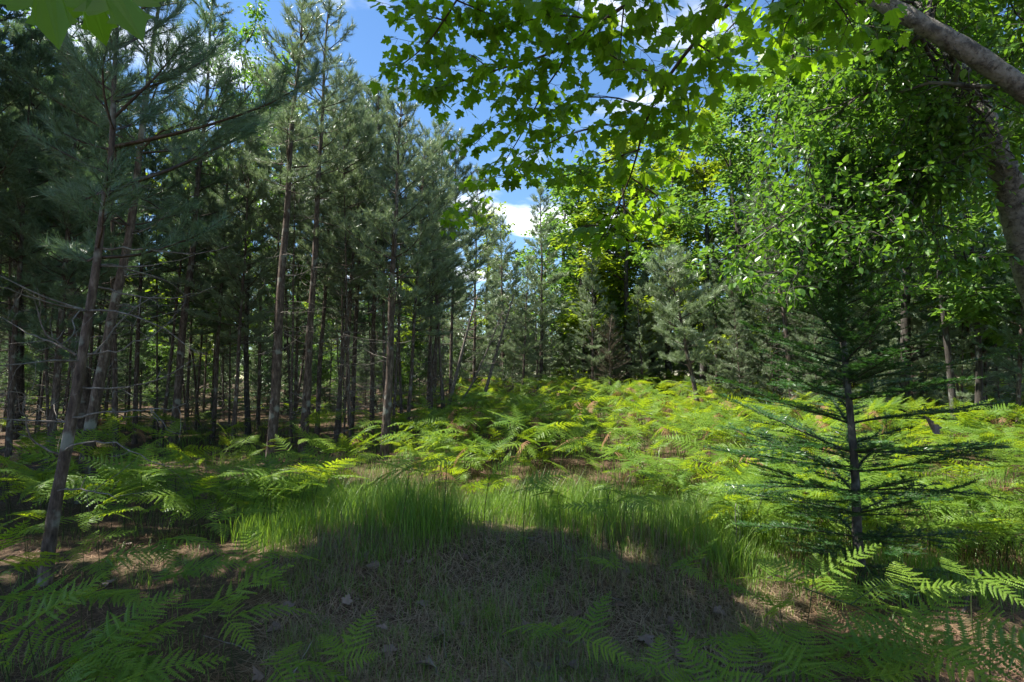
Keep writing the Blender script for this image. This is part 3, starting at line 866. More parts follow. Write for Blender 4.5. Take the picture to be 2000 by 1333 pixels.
# far forest: reads as one mass
def far_forest():
    src = bpy.data.collections.new('far_tree_sources')
    for tm, cm in [PINES['far_a'][:2], PINES['far_b'][:2], LEAFY['oak_a'], LEAFY['maple_b'], LEAFY['oak_b']]:
        src.objects.link(bpy.data.objects.new('far_tree', cm))
    pts, rot, scl, idx = [], [], [], []
    r = np.random.default_rng(3)
    for i in range(420):
        dep = r.uniform(31, 75); px = r.uniform(-700, 2700)
        p = P(px, 770, dep)
        h = r.uniform(.65, 1.0) * (1 + (dep - 33) * .004)
        if 860 < px < 1110: h *= .62
        if px < 200 or px > 1500: h *= 1.25
        pts.append((p[0], p[1], float(ground(p[0], p[1])) - .1)); rot.append(r.uniform(0, 6.28)); scl.append(h); idx.append(int(r.integers(0, 5)))
    me = bpy.data.meshes.new('far_forest'); me.from_pydata(pts, [], [])
    for nm, ty, arr in (('rz', 'FLOAT', rot), ('sc', 'FLOAT', scl), ('ix', 'INT', idx)):
        a = me.attributes.new(nm, ty, 'POINT'); a.data.foreach_set('value', arr)
    o = obj('far_forest', me); tag(o, 'distant mixed forest closing off the back of the clearing', 'forest', None, 'stuff')
    instancer(o, src)

def instancer(o, src, tilt=False):
    ng = bpy.data.node_groups.new('scatter', 'GeometryNodeTree')
    ng.interface.new_socket('Geometry', in_out='INPUT', socket_type='NodeSocketGeometry')
    ng.interface.new_socket('Geometry', in_out='OUTPUT', socket_type='NodeSocketGeometry')
    N = ng.nodes.new; Lk = ng.links.new
    gi = N('NodeGroupInput'); go = N('NodeGroupOutput')
    ci = N('GeometryNodeCollectionInfo'); ci.inputs['Collection'].default_value = src
    ci.inputs['Separate Children'].default_value = True; ci.inputs['Reset Children'].default_value = True
    ip = N('GeometryNodeInstanceOnPoints'); ip.inputs['Pick Instance'].default_value = True
    def attr(nm, dt):
        a = N('GeometryNodeInputNamedAttribute'); a.data_type = dt; a.inputs['Name'].default_value = nm; return a.outputs['Attribute']
    cx = N('ShaderNodeCombineXYZ'); Lk(attr('rz', 'FLOAT'), cx.inputs[2])
    if tilt:
        Lk(attr('tx', 'FLOAT'), cx.inputs[0]); Lk(attr('ty', 'FLOAT'), cx.inputs[1])
    er = N('FunctionNodeEulerToRotation'); Lk(cx.outputs[0], er.inputs[0])
    Lk(gi.outputs[0], ip.inputs['Points']); Lk(ci.outputs[0], ip.inputs['Instance']); Lk(attr('ix', 'INT'), ip.inputs['Instance Index'])
    Lk(er.outputs[0], ip.inputs['Rotation']); Lk(attr('sc', 'FLOAT'), ip.inputs['Scale'])
    Lk(ip.outputs[0], go.inputs[0])
    md = o.modifiers.new('scatter', 'NODES'); md.node_group = ng
far_forest()

def undergrowth():
    src = bpy.data.collections.new('undergrowth_sources')
    for cm in (LEAFY['oak_b'][1], LEAFY['oak_a'][1], PINES['far_a'][1]):
        src.objects.link(bpy.data.objects.new('shrub', cm))
    r = np.random.default_rng(8); n = 420
    dep = r.uniform(23, 52, n); px = r.uniform(-300, 2400, n)
    left = px < 850; dep = np.where(left, r.uniform(19, 48, n), dep)
    px[:130] = r.uniform(880, 1750, 130); dep[:130] = r.uniform(24, 34, 130)
    x = (px - 1000) / FPX * dep; z = ground(x, dep)
    me = bpy.data.meshes.new('undergrowth'); me.from_pydata([tuple(q) for q in np.stack([x, dep, z - .15], -1)], [], [])
    for nm, ty, arr in (('rz', 'FLOAT', r.uniform(0, 6.28, n)), ('sc', 'FLOAT', r.uniform(.10, .30, n)), ('ix', 'INT', r.integers(0, 3, n))):
        a = me.attributes.new(nm, ty, 'POINT'); a.data.foreach_set('value', arr)
    o = obj('undergrowth', me); tag(o, 'low leafy undergrowth below the distant trees', 'shrubs', None, 'stuff'); instancer(o, src)
undergrowth()

# ================================================================== firs
def fir_meshes(name, H, R0, r0, seed, gap, n_needle, n_len, n_w, power=.75, low=.06, dens=1.0, side_step=.085):
    """slender young fir: flat sprays in whorls, bare at the foot"""
    rng = np.random.default_rng(seed)
    path = z_axis_path(H, rng, .03 * H / 3); path[0] = 0
    f, HH = axis_fn(path)
    tr = trunk_mesh('trunk_' + name, f, HH, r0, rng, 'fir_bark', 12, .004, .9)
    acc = Acc(); S0, S1, Q0, Q1, NO, ND, NL = [], [], [], [], [], [], []
    def shoot(p, q, r):
        S0.append(p[None]); S1.append(q[None]); Q0.append([r]); Q1.append([r * .6])
        NO.append(p); ND.append(q - p)
    z = low * H
    while z < H * .97:
        t = (z / H - low) / (1 - low)
        prof = (1 - t) ** power * min(1, .45 + t * 2.6)
        nb = rng.integers(4, 6); a0 = rng.uniform(0, 6.28)
        for b in range(nb + 2):
            inter = b >= nb
            if rng.random() > dens: continue
            az = a0 + b * 6.283 / nb + rng.normal(0, .15); el = .10 + .55 * t + rng.normal(0, .08)
            Lb = R0 * prof * rng.uniform(.75, 1.12) * (.45 if inter else 1) + .05
            zz = z + (rng.uniform(-.4, .6) * gap if inter else 0)
            d = np.array([math.cos(az) * math.cos(el), math.sin(az) * math.cos(el), math.sin(el)])
            n = max(4, int(Lb / side_step)); pts = [f(zz)]
            for i in range(n):
                d = nrm(d + np.array([0, 0, -.012 + .02 * (i / n)]) + rng.normal(0, .035, 3)); pts.append(pts[-1] + d * Lb / n)
            pts = np.array(pts); rr = np.linspace(.0035 + .006 * Lb, .0018, n + 1)
            x0, x1 = chain(pts); S0.append(x0); S1.append(x1); Q0.append(rr[:-1]); Q1.append(rr[1:])
            for i in range(n):
                NO.append(pts[i]); ND.append(pts[i + 1] - pts[i])
            for i in range(1, n + 1):
                td = nrm(pts[i] - pts[i - 1]); side = nrm(np.cross(td, [0, 0, 1]))
                for sg in (-1, 1):
                    if rng.random() < .14: continue
                    ls = (.07 + .52 * Lb * (1 - i / (n + 1)) * min(1, i / 3)) * rng.uniform(.6, 1.1)
                    sd = nrm(td * .9 + side * sg * rng.uniform(.7, 1.0) + np.array([0, 0, rng.normal(-.02, .08)]))
                    m = max(1, int(ls / .09)); q = pts[i]
                    for k in range(m):
                        e = q + sd * ls / m; shoot(q, e, .0016)
                        if k and rng.random() < .8:
                            s2 = nrm(sd * .9 + nrm(np.cross(sd, [0, 0, 1])) * rng.choice([-1, 1]) * .8)
                            shoot(q, q + s2 * rng.uniform(.04, .09), .0012)
                        q = e; sd = nrm(sd + td * .12 + np.array([0, 0, -.03]))
        z += gap * rng.uniform(.8, 1.2) * (1 - .35 * t)
    shoot(f(H * .9), f(H), .003)
    segs(acc, np.concatenate(S0), np.concatenate(S1), np.concatenate(Q0), np.concatenate(Q1), 0)
    o = np.array(NO); d = np.array(ND); L = np.linalg.norm(d, axis=1)
    # needles ranked along both sides of every shoot
    k = n_needle; N = len(o) * k
    O = np.repeat(o, k, 0) + np.repeat(d, k, 0) * rng.uniform(0, 1, N)[:, None]; D = np.repeat(nrm(d), k, 0)
    ref = np.where(np.abs(D[:, 2:3]) < .95, [[0., 0, 1]], [[1., 0, 0]])
    sd = nrm(np.cross(D, ref)); upv = np.cross(sd, D); sg = rng.choice([-1., 1.], N)[:, None]
    nd = nrm(D * rng.uniform(.2, .7, N)[:, None] + sd * sg * rng.uniform(.5, 1, N)[:, None] + upv * rng.uniform(-.15, .5, N)[:, None])
    wv = nrm(np.cross(nd, upv + rng.normal(0, .3, (N, 3)))) * (n_w / 2)
    tip = O + nd * (n_len * rng.uniform(.7, 1.1, N))[:, None]
    acc.add(np.stack([O - wv, O + wv, tip], 1), np.arange(N * 3).reshape(N, 3), 1, np.repeat(rng.uniform(0, 1, len(o)), k))
    return tr, acc.mesh('crown_' + name, ['fir_bark', 'fir_needle'])
FIR_BIG = fir_meshes('sapling', 2.9, 1.05, .028, 61, .17, 34, .031, .0068, .80, .05, .98, .060)
FIR_SMALL = fir_meshes('understory', 2.5, .85, .03, 62, .24, 16, .036, .0095, .8, .04, .9)
def fir_at(b, H, fm, label, group=None, wide=1.0, ref=2.9, name='fir_sapling'):
    t = thing(name, label, 'fir tree', b, (rb.normal(0, .02), rb.normal(0, .02), rb.uniform(0, 6.28)), None, group)
    s = H / ref
    obj('trunk', fm[0], t, None, None, (s, s, s)); obj('crown', fm[1], t, None, None, (s * wide, s * wide, s))
    return t
b = on_ground(1682, 1150)
fir = fir_at(b, 3.3 * (b[1] / 4.3), FIR_BIG, 'tall young fir sapling with flat dark sprays in the right foreground')
fir.rotation_euler = (0, 0, R(40))
for px, py, h, lab in [(410, 868, 1.3, 'small dark fir in the shade at the foot of the stand'), (300, 862, 2.2, 'shaded fir behind the leaning pine foot'),
                       (70, 850, 2.6, 'shaded fir at the left edge behind the nearest pine'), (660, 822, 1.7, 'small fir between the reddish trunks'),
                       (505, 835, 2.2, 'small fir behind the left paired pine'), (1735, 905, .85, 'tiny fir right of the fir sapling trunk'),
                       (985, 790, 1.6, 'small fir beside the brush heap'), (1290, 775, 1.5, 'small fir at the back of the fern bed'),
                       (190, 840, 3.0, 'tall shaded fir between the dark left trunks'), (580, 815, 2.4, 'fir sapling glimpsed between the paired pines'),
                       (800, 800, 2.0, 'fir sapling behind the forked pine'), (1850, 800, 2.0, 'shaded fir behind the flaky leaning pine'),
                       (1990, 820, 2.4, 'shaded fir at the right edge'), (1610, 780, 2.0, 'fir behind the pale flaking trunk')]:
    fir_at(on_ground(px, py), h, FIR_SMALL, lab, None, rb.uniform(.85, 1.25), 2.5)

# dead brown conifer at the back of the clearing
def dead_conifer():
    rng = np.random.default_rng(71)
    p = P(1190, 770, 20.5); b = np.array([p[0], p[1], float(ground(p[0], p[1]))])
    t = thing('dead_conifer', 'grey brown half dead young conifer at the back of the fern bed', 'dead tree', b)
    H = 2.9; f, HH = axis_fn(np.array([[0, 0, 0], [.05, 0, 1], [.02, 0, 2], [.1, 0, H]]))
    obj('trunk', trunk_mesh('trunk', f, HH, .04, rng, 'dead_wood', 8), t)
    obj('crown', pine_crown('crown', f, HH, .08, .95, rng, 10, .05, .006, .22, 'dead_needle'), t)
dead_conifer()

# ================================================================== birches on the right
def tube_along(name, f, H, rfun, rng, matn, sides=20):
    hs = np.linspace(0, H, max(30, int(H / .045))); rad = rfun(hs / H)
    pts = f(hs); tan = nrm(np.gradient(pts, axis=0))
    u = nrm(np.cross(tan, [0, 1., 0.2])); w = np.cross(tan, u)
    a = np.linspace(0, 2 * np.pi, sides, endpoint=False)
    lump = 1 + .05 * np.sin(hs * 9 + rng.uniform(0, 6))[:, None] * np.cos(a * 2 + 1)[None] + rng.normal(0, .035, (len(hs), sides))
    V = pts[:, None] + (rad[:, None] * lump)[..., None] * (np.cos(a)[None, :, None] * u[:, None] + np.sin(a)[None, :, None] * w[:, None])
    n = len(hs); i = np.arange(n - 1)[:, None] * sides; j = np.arange(sides)[None]; k = (j + 1) % sides
    F = np.stack([i + j, i + k, i + sides + k, i + sides + j], -1).reshape(-1, 4)
    acc = Acc(); acc.add(V, F)
    me = acc.mesh(name, [matn])
    at = me.attributes.new('along', 'FLOAT_VECTOR', 'POINT')
    co = np.stack([np.broadcast_to(np.cos(a)[None], (n, sides)), np.broadcast_to(np.sin(a)[None], (n, sides)), np.broadcast_to(hs[:, None], (n, sides))], -1)
    at.data.foreach_set('vector', co.astype(np.float32).ravel())
    return me

def sky_window(pos):
    """True where the photograph shows open sky or clearing instead of birch leaves"""
    x, y, z = project(pos)
    lim = np.interp(y, [-400, 0, 100, 200, 280, 360, 430, 470, 540, 590, 640], [1560, 1560, 1500, 1470, 1440, 1450, 1440, 1420, 1400, 1480, 1600])
    lowlim = np.interp(x, [1300, 1500, 1700, 1850, 1950, 2100], [560, 600, 590, 560, 520, 520])
    return (x < lim) | (y > lowlim) | (z < 2.2)

BLEAF = []
for k in range(3):
    a_ = Acc(); v = LEAF_V.copy(); v[:, 2] *= [.6, 1.5, -1][k]; v[:, 0] *= [1.05, 1.2, .95][k]
    a_.add(v, LEAF_F, 0, .3 + .2 * k); BLEAF.append(a_.mesh('leaf_birch', ['birch_leaf']))

def birch(label, path, radii, seed, n_limb, targets, limb_r=.018, per=11, name_leaf=150, low_bough=False):
    rng = np.random.default_rng(seed)
    path = np.array(path); org = path[0].copy()
    f, H = axis_fn(path - org)
    t = thing('birch_tree', label, 'tree', org)
    rx, ry = zip(*radii)
    obj('trunk', tube_along('trunk', f, H, lambda s: np.interp(s, rx, ry), rng, 'birch_bark'), t)
    LP, LD, LR, LK, LO = [], [], [], [], []
    def sprig(acc, p, d, ls):
        q = crooked(rng, p, d, ls, 5, .3, -.05); x0, x1 = chain(q); w = np.linspace(.0025, .001, 6)
        segs(acc, x0, x1, w[:-1], w[1:])
        n = per; u = rng.uniform(.1, 1, n); ii = np.minimum((u * 5).astype(int), 4)
        pos = q[ii] + (q[ii + 1] - q[ii]) * (u * 5 - ii)[:, None]
        dv = nrm(rng.normal(0, .8, (n, 3)) + nrm(q[-1] - q[0]) * .6 + np.array([0, 0, -.45]))
        LP.append(pos + dv * .018); LD.append(dv); LR.append(np.clip(rng.normal(rng.uniform(.25, .75), .2, n), 0, 1)); LK.append(np.full(n, len(LO)))
    for k in range(n_limb):
        s, tgt = targets(rng, k)
        p0 = f(s * H); tg = np.asarray(tgt) - org
        mid = (p0 + tg) / 2 + np.array([0, 0, np.linalg.norm(tg - p0) * rng.uniform(.0, .14)]) + rng.normal(0, .12, 3)
        u = np.linspace(0, 1, 12)[:, None]
        pts = (1 - u) ** 2 * p0 + 2 * u * (1 - u) * mid + u ** 2 * tg + rng.normal(0, .018, (12, 3)) * np.sin(u * 3.1)
        acc = Acc(); tube(acc, pts, np.linspace(limb_r * rng.uniform(.6, 1.2), .004, 12), 6)
        L_ = np.linalg.norm(tg - p0)
        for m in range(int((7 + L_ * 7) * (1.7 if low_bough and k < 7 else 1))):
            i = rng.integers(3, 12); td = nrm(pts[i] - pts[i - 1])
            sd = nrm(td * .5 + rng.normal(0, .7, 3) * np.array([1, 1, .6]))
            ls = rng.uniform(.25, .7)
            q = crooked(rng, pts[i], sd, ls, 6, .3, -.01)
            if sky_window(q[-1:] + org)[0]: continue
            x0, x1 = chain(q); w = np.linspace(.005, .002, 7); segs(acc, x0, x1, w[:-1], w[1:])
            for g in range(5):
                j = rng.integers(2, 7); sprig(acc, q[j], nrm(q[j] - q[j - 1] + rng.normal(0, .7, 3) + np.array([0, 0, -.25])), rng.uniform(.12, .32))
        LO.append(obj('limb', acc.mesh('limb', ['oak_bark']), t))
    LP = np.concatenate(LP); LD = np.concatenate(LD); LR = np.concatenate(LR); LK = np.concatenate(LK)
    keep = ~sky_window(LP + org)
    x, y, z = project(LP + org)
    sx = np.interp(y, [40, 75, 125, 172, 222, 280, 345, 490], [1790, 1825, 1860, 1888, 1912, 1940, 1968, 2000])
    keep &= ~((np.abs(x - sx) < 34) & (z < 5.3) & (rng.random(len(x)) < .75))
    tx_ = np.interp(x, [1680, 1740, 1790, 1850, 1900, 1960, 2050], [-25, 12, 35, 62, 95, 140, 205])
    keep &= ~((np.abs(y - tx_) < 34) & (z < 4.0) & (rng.random(len(x)) < .5))
    LP, LD, LR, LK = LP[keep], LD[keep], LR[keep], LK[keep]; n = len(LP)
    X, Y, Z = axes_from(LD, np.array([0, 0, 1.]) + rng.normal(0, .5, (n, 3)))
    S = .058 * rng.uniform(.65, 1.2, n)
    # the leaves that show largest are objects of their own, the rest one part
    x, y, z = project(LP + org)
    inv = (x > 0) & (x < 2000) & (y > 0) & (y < 1333)
    order = np.argsort(np.where(inv, z, 99))[:name_leaf]
    rest = np.setdiff1d(np.arange(n), order)
    acc = Acc(); stamp(acc, LEAF_V, LEAF_F, LP[rest], X[rest], Y[rest], Z[rest], S[rest], 0, LR[rest])
    o = obj('leaves', acc.mesh('leaves', ['birch_leaf']), t); o['kind'] = 'stuff'
    for i in order:
        mt = Matrix((X[i], Y[i], Z[i])).transposed()
        obj('leaf', BLEAF[i % 3], LO[LK[i]], LP[i], mt.to_euler(), float(S[i]))
    return t, n

def t_back(rng, k):
    """targets of the limbs of the farther birch"""
    if k < 7:      # the low bough that reaches out over the clearing
        tg = [(1405, 512, 4.2), (1470, 575, 4.1), (1560, 480, 4.4), (1640, 560, 4.2), (1500, 450, 4.8), (1720, 520, 4.3), (1850, 490, 4.3)][k]
        return .46 + .02 * k, P(*tg)
    px = rng.uniform(1470, 2050); py = rng.uniform(-150, 470); dep = rng.uniform(4.2, 7.5)
    return rng.uniform(.45, .98), P(px, py, dep)
def pathpx(lst):
    return [P(*q) for q in lst]
bb = P(2110, 1000, 4.9); bb[2] = float(ground(bb[0], bb[1]))
nb1 = birch('mottled white birch stem bending up from the right edge',
            [bb] + pathpx([(2075, 750, 4.9), (2035, 600, 4.9), (2000, 490, 4.9), (1968, 345, 4.9), (1940, 280, 4.9), (1912, 222, 4.95), (1888, 172, 5.0), (1860, 125, 5.1), (1825, 75, 5.2), (1760, -40, 5.5), (1700, -200, 5.9), (1650, -420, 6.4)]),
            [(0, .14), (.25, .12), (.45, .105), (.55, .085), (.65, .065), (.8, .05), (1, .012)], 81, 30, t_back, low_bough=True, per=8, name_leaf=160)
def t_front(rng, k):
    px = rng.uniform(1540, 2080); py = rng.uniform(-260, 330); dep = rng.uniform(3.4, 5.5)
    return rng.uniform(.5, .98), P(px, py, dep)
bb = P(2330, 1150, 3.7); bb[2] = float(ground(bb[0], bb[1]))
nb2 = birch('thick grey birch limb slanting across the top right corner',
            [bb] + pathpx([(2320, 800, 3.7), (2270, 520, 3.7), (2160, 300, 3.65), (2050, 210, 3.6), (1960, 146, 3.6), (1900, 105, 3.6), (1850, 74, 3.6), (1790, 42, 3.6), (1740, 16, 3.65), (1680, -22, 3.8), (1560, -110, 4.0), (1420, -240, 4.4)]),
            [(0, .12), (.4, .09), (.6, .062), (.75, .050), (.85, .040), (1, .010)], 82, 16, t_front, per=11, name_leaf=120)

# ================================================================== overhanging maple
MAPLE = [maple_template(f_, c_) for f_, c_ in ((.22, .25), (.1, .5), (-.12, .35), (.32, .1))]
MLEAF = []
for k, (v, fr, fl) in enumerate(MAPLE):
    for c in (.15, .45, .75):
        a_ = Acc(); a_.add(v, fr, 0, c); a_.f.append(fl); a_.m.append(np.zeros(1, int)); a_.c.append(np.full(1, c))
        MLEAF.append(a_.mesh('leaf_maple', ['maple_leaf'], smooth=False))
def shade_crown(t, f, base, rng, limbs, xr, yr, near_limbs=0):
    """unseen crown added above the picture, shaped to keep the foreground in shade"""
    acc = Acc(); U0, U1, W0, W1, CP, CD = [], [], [], [], [], []
    for k in range(limbs):
        hz = rng.uniform(5, 12.2); p0 = f(hz)
        tx = rng.uniform(*xr); ty = rng.triangular(yr[0], (yr[0] + yr[1]) / 2 + .3, yr[1] + .9)
        if k < near_limbs: tx, ty = rng.uniform(-5.2, -2.6), rng.uniform(-.2, 1.4)  # added limbs that shade the leaves in the upper left corner
        tz = max(5.6, 2.6 + .80 * max(ty, 0)) + rng.uniform(.3, 3.2)
        tg = np.array([tx, ty, tz]) - base
        u = np.linspace(0, 1, 10)[:, None]; mid = (p0 + tg) / 2 + np.array([0, 0, .9]); pts = (1 - u) ** 2 * p0 + 2 * u * (1 - u) * mid + u ** 2 * tg
        r = np.linspace(.05, .01, 10); a0, a1 = chain(pts); U0.append(a0); U1.append(a1); W0.append(r[:-1]); W1.append(r[1:])
        for m in range(18):
            i = rng.integers(4, 10); q = crooked(rng, pts[i], rng.normal(0, 1, 3) * [1, 1, .35], rng.uniform(.4, 1.1), 5, .3)
            a0, a1 = chain(q); U0.append(a0); U1.append(a1); W0.append(np.full(5, .006)); W1.append(np.full(5, .004))
            nl = 22; j = rng.integers(1, 6, nl); CP.append(q[j] + rng.normal(0, .15, (nl, 3)) * [1, 1, .5]); CD.append(rng.normal(0, 1, (nl, 3)) * [1, 1, .4])
    CP = np.concatenate(CP); CD = np.concatenate(CD)
    wv = CP + base; edge = -60 - 330 * (.5 + .5 * np.sin(2.3 * wv[:, 0] + 1.7 * np.sin(1.9 * wv[:, 1])) * np.cos(2.1 * wv[:, 2] + wv[:, 0]))  # ragged cut, so the added crown casts no straight shadow edge
    x, y, z = project(wv); keep = ~((z > .1) & (y > edge) & (x > -150) & (x < 2150)); CP, CD = CP[keep], CD[keep]
    U0, U1, W0, W1 = map(np.concatenate, (U0, U1, W0, W1))
    x, y, z = project(U1 + base); k2 = ~((z > .1) & (y > -30) & (x > -50) & (x < 2050))
    segs(acc, U0[k2], U1[k2], W0[k2], W1[k2], 0, .5, 4)
    X, Y, Z = axes_from(CD, np.array([0, 0, 1.]) + rng.normal(0, .35, (len(CP), 3)))
    wide = LEAF_V.copy(); wide[:, 0] *= 1.9
    stamp(acc, wide, LEAF_F, CP, X, Y, Z, .15 * rng.uniform(.7, 1.2, len(CP)), 1, rng.uniform(0, 1, len(CP)))
    obj('crown', acc.mesh('crown', ['oak_bark', 'maple_leaf']), t)
def maple_tree():
    rng = np.random.default_rng(91)
    base = np.array([2.6, -1.6, float(ground(2.6, -1.6))])
    f, H = axis_fn(np.array([[0, 0, 0], [-.1, .05, 2], [-.25, .3, 4], [-.5, .8, 7], [-.8, 1.2, 10], [-.9, 1.5, 12.5]]))
    t = thing('maple_tree', 'overhanging maple with lobed leaves filling the upper middle', 'tree', base)
    obj('trunk', trunk_mesh('trunk', f, H, .17, rng, 'oak_bark', 16, .02), t)
    LP, LD, LN = [], [], []
    def leaf_pairs(q, step=.055, size=1.0, skip=.08):
        s = np.concatenate([[0], np.cumsum(np.linalg.norm(np.diff(q, axis=0), axis=1))]); L_ = s[-1]
        k = 0
        for h in np.arange(step * .8, L_ + .001, step):
            p = np.array([np.interp(h, s, q[:, c]) for c in range(3)])
            i = min(len(q) - 2, np.searchsorted(s, h, side='right') - 1); td = nrm(q[i + 1] - q[i])
            side = nrm(np.cross(td, [0, 0, 1.])); k += 1
            ds = [side, -side]
            if h > L_ - step: ds.append(td)
            for d0 in ds:
                if rng.random() < skip: continue
                d = nrm(d0 + td * .45 + rng.normal(0, .3, 3))
                pet = rng.uniform(.02, .055)
                LP.append(p + d * pet + np.array([0, 0, -.012])); LD.append(nrm(d + np.array([0, 0, rng.uniform(-1.0, -.15)])))
                LN.append(np.array([0, 0, 1.]) + rng.normal(0, .35, 3))
                PE0.append(p); PE1.append(LP[-1]); LB.append(len(BO))
    # twigs traced in the photograph: x, y, distance
    boughs = [
        [(1620, -330, 1.6), (1420, -130, 2.0), (1240, 0, 2.4), (1171, 39, 2.6), (1134, 75, 2.7), (1113, 90, 2.8), (1055, 122, 2.95), (1010, 121, 3.1), (961, 139, 3.25), (912, 157, 3.4), (860, 175, 3.55), (815, 178, 3.7)],
        [(1600, -200, 1.5), (1500, -80, 1.9), (1429, 0, 2.1), (1356, 82, 2.35), (1300, 146, 2.55), (1269, 210, 2.75), (1250, 244, 2.85), (1250, 292, 3.0), (1235, 349, 3.2), (1209, 397, 3.35), (1190, 442, 3.5), (1170, 475, 3.6)],
        [(1150, -260, 2.0), (960, -110, 2.6), (890, 0, 2.85), (871, 41, 2.95), (837, 94, 3.1), (800, 124, 3.25), (765, 138, 3.35)],
        [(1750, -200, 2.0), (1580, -60, 2.4), (1465, 15, 2.7), (1510, 41, 2.7), (1562, 86, 2.75), (1600, 110, 2.8)],
        [(1300, -200, 1.9), (1240, -90, 2.2), (1212, 0, 2.4), (1212, 60, 2.5), (1212, 105, 2.6)],
    ]
    subs = [
        (0, 5, [(1113, 90, 2.8), (1098, 129, 2.95), (1062, 176, 3.15), (1044, 214, 3.3), (1021, 259, 3.5), (987, 315, 3.8), (946, 371, 4.1), (905, 405, 4.3), (870, 426, 4.45)]),
        (0, 6, [(1055, 122, 2.95), (1032, 165, 3.1), (999, 214, 3.3), (960, 250, 3.5), (925, 285, 3.7)]),
        (0, 9, [(912, 157, 3.4), (870, 150, 3.5), (820, 150, 3.6)]),
        (0, 8, [(961, 139, 3.25), (925, 110, 3.3), (890, 95, 3.4)]),
        (0, 3, [(1171, 39, 2.6), (1100, 30, 2.75), (1030, 40, 2.9), (960, 60, 3.05)]),
        (0, 2, [(1240, 0, 2.4), (1120, -15, 2.6), (1010, -5, 2.8), (920, 20, 3.0)]),
        (1, 6, [(1250, 244, 2.85), (1175, 244, 3.0), (1089, 270, 3.2), (1040, 300, 3.4), (990, 350, 3.7)]),
        (1, 4, [(1295, 150, 2.55), (1212, 120, 2.65), (1149, 79, 2.75), (1085, 0, 2.8)]),
        (1, 5, [(1269, 210, 2.75), (1200, 190, 2.85), (1140, 190, 3.0), (1080, 215, 3.2)]),
        (1, 7, [(1250, 292, 3.0), (1200, 310, 3.1), (1140, 330, 3.25), (1090, 350, 3.4)]),
        (1, 8, [(1235, 349, 3.2), (1280, 380, 3.3), (1310, 420, 3.4)]),
        (1, 4, [(1300, 146, 2.55), (1340, 190, 2.7), (1350, 250, 2.85), (1330, 310, 3.0)]),
        (1, 3, [(1356, 82, 2.35), (1400, 110, 2.4), (1430, 150, 2.5)]),
        (1, 10, [(1190, 442, 3.5), (1150, 440, 3.55), (1110, 455, 3.6)]),
        (1, 9, [(1209, 397, 3.35), (1250, 440, 3.45), (1260, 470, 3.5)]),
        (2, 3, [(871, 41, 2.95), (830, 30, 3.0), (795, 40, 3.1)]),
        (2, 2, [(890, 0, 2.85), (960, 30, 2.9), (1000, 70, 3.0)]),
        (3, 2, [(1465, 15, 2.7), (1420, 60, 2.75), (1390, 100, 2.85)]),
        (3, 1, [(1580, -60, 2.4), (1560, 0, 2.5), (1530, 60, 2.6)]),
        (3, 1, [(1580, -60, 2.4), (1640, 10, 2.4), (1670, 60, 2.5)]),
    ]
    LB, BO = [], []
    PE0, PE1 = [], []
    trunk_anchor = [5.2, 4.4, 6.0, 4.0, 5.6]
    for bi, b in enumerate(boughs):
        q = np.array(pathpx(b)) - base
        a = f(trunk_anchor[bi]); m = (a + q[0]) / 2 + np.array([0, 0, .5])
        full = np.concatenate([[a], [m], q]); g, LL = axis_fn(full); hs = np.linspace(0, LL, 44)
        acc = Acc(); p = g(hs); tube(acc, p, np.linspace(.024, .0028, 44), 7)
        twigs = [q]
        for pb, idx, sp in subs:
            if pb != bi: continue
            s = np.array(pathpx(sp)) - base; gg, l2 = axis_fn(s); h2 = np.linspace(0, l2, 12); s2 = gg(h2)
            tube(acc, s2, np.linspace(.0052, .0018, 12), 5); twigs.append(s2)
        for tw in twigs:
            gg, l2 = axis_fn(tw); start = 0.0 if tw is not q else max(0, l2 - 2.6)
            for h in np.arange(start + .04, l2, .088):
                p0 = gg(h); td = nrm(gg(min(h + .03, l2)) - gg(max(h - .03, 0)))
                for sgn in (-1, 1):
                    if rng.random() < .22: continue
                    side = nrm(np.cross(td, [0, 0, 1.])) * sgn
                    d = nrm(td * .55 + side * .9 + np.array([0, 0, rng.normal(-.1, .25)]))
                    ln = rng.uniform(.07, .24)
                    qq = crooked(rng, p0, d, ln, 4, .25, -.02); x0, x1 = chain(qq); w = np.linspace(.0017, .0009, 5)
                    segs(acc, x0, x1, w[:-1], w[1:]); leaf_pairs(qq, .064, 1.0, .12)
            leaf_pairs(gg(np.linspace(max(0, l2 - .3), l2, 6)), .06)
        k = len(PE0); segs(acc, np.array(PE0), np.array(PE1), .0009, .0007); PE0.clear(); PE1.clear()
        BO.append(obj('bough', acc.mesh('bough', ['twig_bark']), t))
    LBa = np.array(LB)
    LPa, LDa, LNa = np.array(LP), np.array(LD), np.array(LN)
    x, y, z = project(LPa + base)
    lim = np.interp(x, [700, 760, 860, 900, 960, 1050, 1120, 1200, 1290, 1350, 1450, 1700], [150, 190, 450, 470, 430, 380, 470, 500, 460, 330, 190, 130])
    keep = (y < lim) & (x > 725)
    LPa, LDa, LNa, LBa, z, x, y = LPa[keep], LDa[keep], LNa[keep], LBa[keep], z[keep], x[keep], y[keep]
    n = len(LPa); X, Y, Z = axes_from(LDa, LNa)
    S = rng.uniform(.042, .078, n)
    inv = (y > -20)
    order = np.argsort(np.where(inv, z / S, 999))[:296]; rest = np.setdiff1d(np.arange(n), order)
    for i in order:
        mt = Matrix((X[i], Y[i], Z[i])).transposed()
        obj('leaf', MLEAF[int(rng.integers(0, len(MLEAF)))], BO[LBa[i]], LPa[i], mt.to_euler(), float(S[i]))
    acc = Acc()
